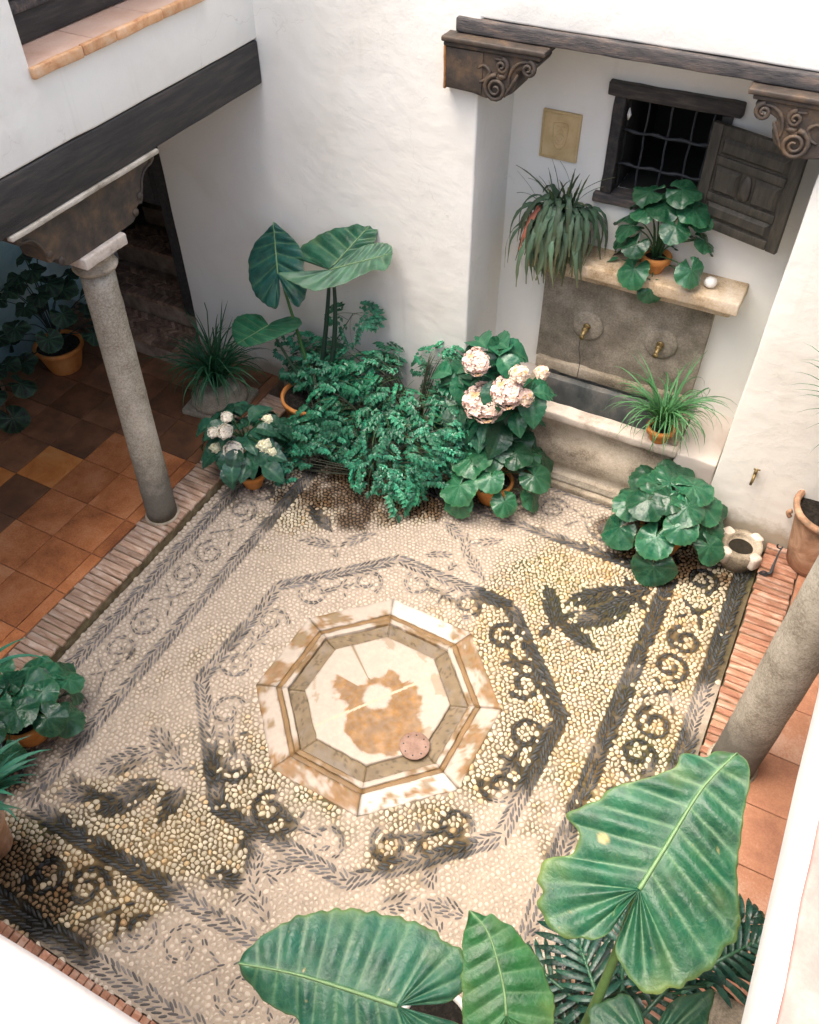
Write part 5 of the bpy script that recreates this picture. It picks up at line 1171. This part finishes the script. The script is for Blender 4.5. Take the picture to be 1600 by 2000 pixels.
# --- leafy shrubs with divided leaves along the wall
def frond(seed, L=.24, col=np.array([.018, .15, .08]), dens=4, lw=.028):
    rs = random.Random(seed); vs = []; cs = []; fs = []
    def leaflet(p, d, l):
        d = Vector(d).normalized(); up = Vector((rs.uniform(-.2, .2), rs.uniform(-.2, .2), 1)).normalized(); s = d.cross(up).normalized()*l*.34; b = len(vs); c = tuple(col*rs.uniform(.6, 1.5)+LIME*rs.uniform(0, .12)); p = Vector(p)
        for q in (p, p+d*l*.45+s+Vector((0, 0, l*.10)), p+d*l-Vector((0, 0, l*.25)), p+d*l*.45-s+Vector((0, 0, l*.10)), p+d*l*.5-Vector((0, 0, l*.02))): vs.append(tuple(q)); cs.append(c)
        fs.append((b, b+1, b+4)); fs.append((b+1, b+2, b+4)); fs.append((b+2, b+3, b+4)); fs.append((b+3, b, b+4))
    mid = [Vector((L*t, 0, .05*math.sin(t*2.6)-.10*t*t*L/.24)) for t in [i/8 for i in range(9)]]
    v, f = tubev(mid, [.0028*(1-.6*i/8) for i in range(9)], 4, False); b = len(vs); vs += v; fs += [tuple(i+b for i in q) for q in f]; cs += [tuple(np.array([.07, .12, .05]))]*len(v)
    for i in range(1, dens+1):
        t = .22+.72*i/(dens+.5); p = Vector((L*t, 0, .05*math.sin(t*2.6)-.10*t*t*L/.24)); pl = L*(.50*(1-t*.72))
        for s in (-1, 1):
            a = R(58)*s; d = Vector((math.cos(a), math.sin(a), -.18)); k = max(1, int(pl/(lw*1.55)))
            for j in range(1, k+1):
                q = p+d*pl*j/k
                for ss in (-1, 1): leaflet(q, (math.cos(a+ss*R(52)), math.sin(a+ss*R(52)), -.1), lw*1.9*rs.uniform(.75, 1.2))
            leaflet(p+d*pl, d, lw*2.3)
    leaflet(mid[-1], (1, 0, -.3), lw*2.5)
    return MB().add(vs, fs, cs).mesh('divided_leaf', M['leaf'], False)
FR = [frond(s, .25) for s in range(4)]; FRS = [frond(20+s, .19, np.array([.025, .20, .115]), 4, .023) for s in range(4)]; FRD = [frond(40+s, .23, np.array([.012, .10, .058])) for s in range(3)]
def shrub(name, label, base, blobs, meshes, seed, size=1.0, nst=9):
    rs = random.Random(seed); o = empty(name, label, 'shrub', tuple(base)); b0 = Vector(base)
    for (px, py, Y, rx, ry, rz, n) in blobs:
        c = aty(px, py, Y)
        for i in range(n):
            while True:
                u = Vector((rs.uniform(-1, 1), rs.uniform(-1, 1), rs.uniform(-1, 1)))
                if .35 < u.length < 1: break
            p = c+Vector((u.x*rx, u.y*ry, u.z*rz))
            if p.z < .04: p.z = .04+rs.random()*.05
            if p.y > YW-.05: p.y = YW-.06
            out = Vector((p.x-b0.x, p.y-b0.y, 0)).normalized()+Vector((rs.uniform(-.5, .5), rs.uniform(-.7, .2), 0)); nrm = Vector((0, 0, 1))+Vector((u.x*.5, u.y*.5-.25, u.z*.2))+Vector((rs.uniform(-.3, .3), rs.uniform(-.3, .3), 0))
            k = rs.uniform(.7, 1.15)*size; place('divided_leaf', rs.choice(meshes), o, p, nrm, out+Vector((0, 0, rs.uniform(-.5, .3))), k)
        for i in range(nst):
            p = c+Vector((rs.uniform(-1, 1)*rx*.8, rs.uniform(-1, 1)*ry*.6, rs.uniform(-.5, 1)*rz*.8)); p.z = max(p.z, .1); p.y = min(p.y, YW-.05); stem_obj('stem', bez(b0, Vector((b0.x*.6+p.x*.4, b0.y*.6+p.y*.4, p.z*.9)), p, 6), .008, .003, o, (.045, .05, .03), 5)
    return o
shrub('leafy_shrub', 'taller shrub with divided leaves against the white wall right of the elephant ears', (-2.55, 4.95, .3),
      [(735, 720, 4.98, .30, .14, .22, 30), (800, 760, 4.95, .32, .16, .22, 32), (650, 710, 5.0, .20, .12, .20, 22), (850, 700, 5.1, .12, .06, .10, 5)], FR, 41)
shrub('leafy_shrub', 'dense dark shrub filling the middle behind the orange rimmed pot', (-2.85, 4.75, .25),
      [(670, 790, 4.75, .32, .2, .26, 40), (760, 830, 4.72, .36, .2, .26, 42), (850, 800, 4.85, .24, .18, .24, 34), (610, 725, 4.95, .16, .10, .12, 16)], FRD+FR[:1], 43)
shrub('fern_shrub', 'bright small-leaved fern shrub spilling over the pebbles in front of the wall', (-2.65, 4.45, .2),
      [(700, 868, 4.55, .40, .16, .22, 46), (620, 855, 4.50, .28, .14, .20, 28), (800, 880, 4.55, .26, .16, .24, 32), (745, 912, 4.40, .24, .08, .12, 24), (580, 905, 4.30, .08, .06, .14, 14), (870, 850, 4.7, .14, .12, .18, 20)], FRS+FR[:1], 45, .95)
shrub('leafy_shrub', 'small-leaved shrub overlapping the white hydrangea', (-3.1, 4.4, .2), [(545, 845, 4.4, .16, .12, .16, 22), (585, 680, 5.05, .14, .08, .1, 9)], FRS, 47, .9, 4)
# thin sapling with airy leaves
sb = aty(660, 700, 5.05); SPL = empty('sapling', 'thin sapling with feathery leaves standing clear of the shrubs against the wall', 'plant', (sb.x, 5.05, .2))
a_ = aty(652, 672, 5.08); b_ = aty(672, 640, 5.1); c_ = aty(690, 612, 5.1)
stem_obj('stem', [(sb.x, 5.05, .25), sb, a_, aty(655, 650, 5.08)], .008, .005, SPL, (.10, .10, .06)); stem_obj('stem', [a_, b_, c_], .006, .004, SPL, (.10, .10, .06))
for (x0, y0, dx, dy) in ((690, 612, -50, 10), (690, 612, 46, 15), (685, 618, 20, -20), (680, 625, -30, -18), (690, 612, 55, -6), (688, 615, 5, 30)):
    p = aty(x0, y0, 5.1); q = aty(x0+dx, y0+dy, 5.08); place('divided_leaf', random.choice(FR), SPL, p, (0, -.6, .8), q-p, .85)
for (x0, y0, dx, dy) in ((850, 705, 30, -20), (850, 705, -25, -14), (855, 700, 5, -30), (850, 705, 32, 4), (845, 710, -20, 8)):
    p = aty(x0, y0, 5.15); q = aty(x0+dx, y0+dy, 5.14); place('divided_leaf', random.choice(FR), bpy.data.objects['leafy_shrub'], p, (0, -.6, .8), q-p, .7)
# --- elephant ears: leaves whose outline follows survey points, laid on tilted planes in space
def elephant_leaf(parent, A, tip, right, left, depthpt, nrm, col, pale=.3, veins=9, droop=.10, ripple=.012, edge=.25, mid=None, blotch=0, spots=()):
    """A: stalk joint, tip: leaf point (survey px); right/left: outline from tip round to the joint; depthpt: world point of A"""
    P0 = Vector(depthpt); n = Vector(nrm).normalized(); W = lambda q: onplane(q[0], q[1], P0, n)
    Aw, Tw = P0, W(tip); span = (Tw-Aw).length; vs = []; cs = []; fs = []; col = np.array(col); mids = [W(q) for q in (mid or [])]
    spine = catmull([Aw]+mids+[Tw], 8); slen = [0.0]
    for a, b in zip(spine, spine[1:]): slen.append(slen[-1]+(b-a).length)
    def sp(t):
        d = t*slen[-1]
        for i in range(len(spine)-1):
            if slen[i+1] >= d: return spine[i].lerp(spine[i+1], (d-slen[i])/max(1e-6, slen[i+1]-slen[i]))
        return spine[-1]
    NS = 150; NU = 22; SPW = [(W((a, b)), 0, q) for a, b, q in spots]
    for side, pts in ((1, right), (-1, left)):
        ol = catmull([Tw]+[W(q) for q in pts]+[Aw], 6); L = [0.0]
        for a, b in zip(ol, ol[1:]): L.append(L[-1]+(b-a).length)
        b0 = len(vs)
        for i in range(NS+1):
            s = i/NS; d = s*L[-1]; k = 0
            while k < len(L)-2 and L[k+1] < d: k += 1
            o = ol[k].lerp(ol[k+1], (d-L[k])/max(1e-6, L[k+1]-L[k])); m_ = sp(max(0.0, 1-s/.62)); 
            v_ph = s*veins; vein = max(0, math.cos(2*PI*v_ph))**14; pl = math.cos(2*PI*v_ph)
            sc_ = 1+.010*math.sin(2*PI*v_ph*2+.5)*(s > .04)
            for j in range(NU+1):
                u = j/NU; p = m_+(o-m_)*u*(1 if j < NU else sc_)
                bend = -droop*span*(u**2)*.55-droop*span*(1-sp_param(s))**1.5*.5*0
                h = bend-ripple*span*pl*math.sin(PI*min(u*1.05, 1))**.8-(.35*ripple*span)*u*pl+.02*span*math.sin(s*9+side)*u*u
                p = p+n*h
                mv = math.exp(-((u*(o-m_).length)/(.013*span))**2) if s < .62 else 0
                c = col*(1+.12*math.sin(s*31+u*5)+.22*(float(vnoise(p.x*3+9, p.y*3+p.z*2, 6, 3))-.5)*4)
                fine = max(0, math.cos(2*PI*(v_ph*5+u*.6)))**10*.10*(u > .06); k_ = min(1, mv*.85+vein*(.55-.25*u)*random.uniform(.8, 1.1)+fine); c = c*(1-k_)+np.array([.13, .24, .11])*k_
                e_ = max(0, (u-.90)/.10)**2*edge+blotch*max(0, (float(vnoise(p.x+p.z, p.y*1.3, 8, 3))-.50)*4)*u*.5
                c = c*(1-min(e_, .8))+np.array([.22, .27, .07])*min(e_, .8)
                for (sx_, sy_, sr_) in SPW:
                    dq = (p-sx_).length/sr_
                    if dq < 1.6: kk = min(1, max(0, 1.6-dq)*1.4); c = c*(1-kk)+(np.array([.42, .30, .12]) if .35 < dq else np.array([.16, .07, .03]))*kk
                if e_ > .9: c = c*.7+np.array([.30, .19, .07])*.3
                vs.append(tuple(p)); cs.append(tuple(np.clip(c, .003, .9)))
        m1 = NU+1
        for i in range(NS):
            for j in range(NU):
                q = (b0+i*m1+j, b0+i*m1+j+1, b0+(i+1)*m1+j+1, b0+(i+1)*m1+j); fs.append(q if side > 0 else q[::-1])
    o = MB().add(vs, fs, cs).build('leaf', M['leafbig'], parent)
    so = o.modifiers.new('thickness', 'SOLIDIFY'); so.thickness = .0016; so.offset = 0
    rib = [p+n*(.003) for p in spine]; v, f = tubev(rib, [.012*span*1.0*(1-.85*i/(len(rib)-1))+.001 for i in range(len(rib))], 8)
    q = MB().add(v, f, (.16, .27, .12)).build('midrib', M['stalk'], o, center=False); base = Vector((0, 0, 0)); pp2 = o
    while pp2: base += pp2.location; pp2 = pp2.parent
    q.location = -base
    return o
def sp_param(s): return s
def petiole(parent, A, base, r0, r1, bow, col=(.06, .16, .05)):
    A = Vector(A); B = Vector(base); m_ = (A+B)/2+Vector(bow); stem_obj('stalk', bez(B, m_, A, 14), r0, r1, parent, col, 10)
# group at the wall
pot('terracotta_pot', 'large pot with an orange scalloped rim under the elephant ears, half hidden by leaves', (-3.56, 4.86, 0), .19, .26, .42)
E1 = empty('elephant_ear_plant', 'elephant ear plant with four big leaves against the white wall left of the niche', 'plant', (-3.52, 4.90, .38))
top_ = Vector((-3.52, 4.90, .38))
BLU = (.008, .070, .062)
A1 = aty(543, 534, 4.85)
elephant_leaf(E1, (543, 534), (534, 433), [(556, 452), (574, 470), (586, 492), (588, 520), (594, 548), (594, 572), (581, 598), (566, 588), (551, 555)], [(505, 460), (487, 489), (482, 522), (486, 557), (501, 583), (529, 601), (541, 592), (543, 556)], A1, (-.15, -.75, .62), BLU, veins=8, ripple=.028, droop=.12, edge=.1)
A2 = aty(644, 527, 4.92)
elephant_leaf(E1, (644, 527), (734, 428), [(737, 450), (729, 472), (712, 490), (690, 505), (664, 520)], [(722, 422), (706, 423), (695, 436), (678, 442), (652, 446), (625, 456), (600, 470), (585, 480), (573, 496), (590, 506), (612, 502), (628, 510)], A2, (.0, -.55, .83), (.011, .075, .045), veins=8, ripple=.018, droop=.05, edge=.12, blotch=.3)
elephant_leaf(E1, (644, 527), (767, 495), [(764, 515), (752, 531), (730, 530), (711, 537), (686, 548), (659, 559), (640, 562), (618, 569), (595, 563), (573, 554), (545, 536), (590, 534), (622, 531)], [(765, 482), (750, 477), (733, 478), (711, 481), (690, 492), (668, 508)], aty(644, 527, 4.86), (.05, -.35, .94), (.06, .14, .09), veins=9, ripple=.014, droop=-.03, edge=.15)
A4 = aty(525, 635, 4.78)
elephant_leaf(E1, (525, 635), (462, 672), [(478, 677), (500, 673), (522, 665), (542, 657), (558, 650), (574, 644), (585, 636), (588, 625), (572, 617), (545, 622), (532, 628)], [(454, 655), (453, 636), (460, 620), (475, 612), (494, 611), (508, 614), (517, 624)], A4, (-.1, -.45, .88), (.012, .105, .05), veins=8, ripple=.016, droop=.06, edge=.1)
petiole(E1, A2, top_, .028, .012, (.06, -.02, .1), (.02, .05, .035)); petiole(E1, aty(650, 530, 4.87), top_+Vector((.07, 0, 0)), .030, .012, (.12, 0, .06), (.02, .05, .035)); petiole(E1, A1+Vector((0, .02, 0)), top_, .020, .009, (-.03, .0, .1)); petiole(E1, A4, top_+Vector((-.03, -.03, 0)), .018, .008, (.02, -.05, .02), (.03, .07, .04))
# group at the bottom, rising from the ground below the camera
E2 = empty('elephant_ear_plant', 'elephant ear plant with four huge leaves filling the bottom right of the picture', 'plant', (.14, .78, .36)); root = Vector((.14, .78, .36))
pot('clay_planter', 'clay planter of the huge elephant ears at the bottom edge', (.10, .76, 0), .19, .25, .40, 'oldpot')
B1 = atz(1249, 1737, 2.25); vd = (Vector(CP)-B1).normalized()
GB = (.006, .062, .030)
elephant_leaf(E2, (1249, 1737), (1440, 1470), [(1461, 1490), (1465, 1530), (1455, 1580), (1448, 1640), (1441, 1700), (1445, 1760), (1447, 1800), (1438, 1838), (1412, 1856), (1402, 1880), (1375, 1902), (1345, 1918), (1334, 1929), (1305, 1932), (1278, 1944), (1250, 1933), (1225, 1902), (1204, 1865), (1204, 1842), (1222, 1805), (1240, 1770)],
    [(1400, 1466), (1380, 1478), (1355, 1472), (1330, 1472), (1322, 1495), (1290, 1510), (1262, 1520), (1230, 1528), (1195, 1539), (1172, 1560), (1150, 1569), (1125, 1580), (1103, 1595), (1127, 1618), (1128, 1648), (1110, 1670), (1067, 1677), (1048, 1715), (1058, 1740), (1049, 1768), (1071, 1809), (1085, 1822), (1112, 1835), (1140, 1832), (1161, 1837), (1195, 1816), (1199, 1779), (1222, 1755)],
    B1, (vd+Vector((-.05, -.15, .35))).normalized(), GB, veins=11, ripple=.013, droop=.035, edge=.45, mid=[(1300, 1655), (1372, 1540)], blotch=.55, spots=((1178, 1636, .015), (1312, 1783, .004), (1402, 1660, .004)))
petiole(E2, B1-Vector((0, 0, .01)), root, .030, .013, (.05, -.10, .25), (.11, .20, .06))
B2 = atz(776, 1965, 1.95); vd = (Vector(CP)-B2).normalized()
elephant_leaf(E2, (776, 1965), (464, 1882), [(475, 1860), (492, 1845), (512, 1825), (530, 1816), (546, 1804), (560, 1800), (580, 1786), (600, 1785), (621, 1777), (638, 1778), (655, 1771), (672, 1775), (692, 1770), (712, 1779), (730, 1777), (752, 1786), (775, 1786), (798, 1797), (816, 1799), (835, 1812), (850, 1814), (862, 1832), (876, 1842), (899, 1851), (908, 1870), (918, 1885), (912, 1912), (903, 1937), (869, 1960), (831, 1955), (800, 1962)],
    [(470, 1905), (494, 1930), (508, 1950), (524, 1962), (552, 1978), (580, 1990), (590, 2020), (620, 2060), (680, 2095), (760, 2110), (840, 2105), (890, 2070), (905, 2030), (899, 2002), (870, 1992), (842, 1993), (808, 1980)],
    B2, (vd+Vector((.0, -.05, .3))).normalized(), (.008, .072, .042), veins=13, ripple=.008, droop=.09, edge=.4, mid=[(662, 1928), (569, 1901)], blotch=.35, spots=((594, 1897, .004), (671, 1864, .004), (712, 1875, .003)))
petiole(E2, B2-Vector((0, 0, .01)), root+Vector((-.05, 0, 0)), .028, .012, (-.06, -.10, .2), (.03, .10, .05))
B3 = atz(989, 1984, 2.10); vd = (Vector(CP)-B3).normalized()
elephant_leaf(E2, (989, 1984), (917, 1778), [(935, 1784), (950, 1790), (962, 1785), (980, 1800), (1000, 1808), (1015, 1826), (1024, 1838), (1042, 1858), (1056, 1877), (1066, 1900), (1072, 1920), (1083, 1945), (1086, 1962), (1082, 2005), (1060, 2060), (1030, 2080), (1005, 2050)],
    [(914, 1800), (907, 1822), (903, 1850), (906, 1880), (901, 1910), (904, 1940), (903, 1970), (906, 2005), (918, 2060), (945, 2090), (968, 2070), (978, 2030)],
    B3, (vd+Vector((.15, -.1, .1))).normalized(), (.010, .080, .020), veins=10, ripple=.010, droop=.12, edge=.25, mid=[(955, 1825), (982, 1920)][::-1], blotch=.5)
petiole(E2, B3-Vector((0, 0, .01)), root, .024, .011, (0, -.1, .2))
B4 = atz(1270, 2050, 1.75); vd = (Vector(CP)-B4).normalized()
elephant_leaf(E2, (1270, 2050), (1210, 2260), [(1300, 2230), (1360, 2140), (1376, 2040), (1386, 1985), (1396, 1934), (1360, 1940), (1320, 1950), (1290, 1990)],
    [(1160, 2200), (1135, 2120), (1148, 2040), (1150, 2000), (1153, 1965), (1190, 1950), (1225, 1940), (1255, 1980)], B4, (vd+Vector((0, 0, .3))).normalized(), (.008, .060, .034), veins=9, ripple=.01, droop=.1, edge=.2)
petiole(E2, B4-Vector((0, 0, .01)), root, .022, .01, (.08, -.05, .1))
# --- cut-leaved philodendron between the big leaves
def cutleaf(seed):
    rs = random.Random(seed); vs = []; cs = []; fs = []; c0 = np.array([.007, .040, .030]); n = 9
    for s in (-1, 1):
        for i in range(n):
            t = i/(n-1); x = .08+.84*t; L = .46*math.sin(PI*(.18+.74*t))+.05; a = R(78-52*t)*s; d = Vector((math.cos(a), math.sin(a), 0)); sd2 = Vector((-d.y, d.x, 0)); w_ = .040; b = len(vs); c = tuple(c0*rs.uniform(.7, 1.5))
            for k in range(6):
                q = k/5; p = Vector((x, 0, -.12*x*x))+d*L*q+Vector((0, 0, .05*math.sin(q*2.5)-.16*q*q)); ww = w_*(.55+.9*q)*(1-q**3)+.002
                for o_ in (-1, 0, 1): vs.append(tuple(p+sd2*ww*o_+Vector((0, 0, .012*abs(o_))))); cs.append(c)
            for k in range(5): fs += [(b+3*k, b+3*k+3, b+3*k+4, b+3*k+1), (b+3*k+1, b+3*k+4, b+3*k+5, b+3*k+2)]
    v, f = tubev([(0, 0, 0), (.4, 0, -.02), (.7, 0, -.06), (.98, 0, -.115)], [.03, .028, .022, .006], 6); b = len(vs); vs += v; cs += [(.03, .10, .05)]*len(v); fs += [tuple(i+b for i in q) for q in f]
    return MB().add(vs, fs, cs).mesh('cut_leaf', M['leaf'])
CL = [cutleaf(s) for s in range(3)]
ph_ = Vector((.12, 1.32, .30)); PH = empty('cut_leaf_philodendron', 'dark cut-leaved philodendron under the biggest elephant ear leaf', 'plant', tuple(ph_)); pot('clay_planter', 'clay planter of the cut-leaved philodendron', (ph_.x, ph_.y, 0), .15, .20, .32, 'oldpot')
for (px, py, tx, ty, z, L) in ((1185, 1960, 1125, 1850, 1.0, .42), (1215, 1935, 1215, 1830, 1.0, .36), (1170, 1990, 1085, 1920, .95, .40), (1180, 1985, 1150, 1900, 1.1, .34), (1360, 1900, 1450, 1810, 1.0, .42), (1380, 1925, 1470, 1880, .95, .40), (1350, 1910, 1390, 1820, 1.0, .38),
                               (1330, 1940, 1420, 1900, .9, .38), (1240, 1960, 1180, 1880, .85, .42), (1380, 1890, 1475, 1840, 1.1, .34), (1150, 2010, 1060, 1990, .9, .36), (1290, 1950, 1330, 1890, .8, .4), (1250, 1990, 1300, 1935, .9, .4)):
    p = atz(px, py, z); q = atz(tx, ty, z-.02); place('leaf', random.choice(CL), PH, p, (random.uniform(-.15, .15), random.uniform(-.3, 0), 1), q-p, L)
    stem_obj('stalk', bez(ph_, (ph_+p)/2+Vector((0, 0, .25)), p, 6), .012, .007, PH, (.03, .09, .04))
wp = atz(850, 2000, .55); pot('white_pot', 'white glazed pot just showing under the broad elephant ear leaf at the bottom', (wp.x, wp.y, 0), .13, .17, .5, 'white_ceramic')
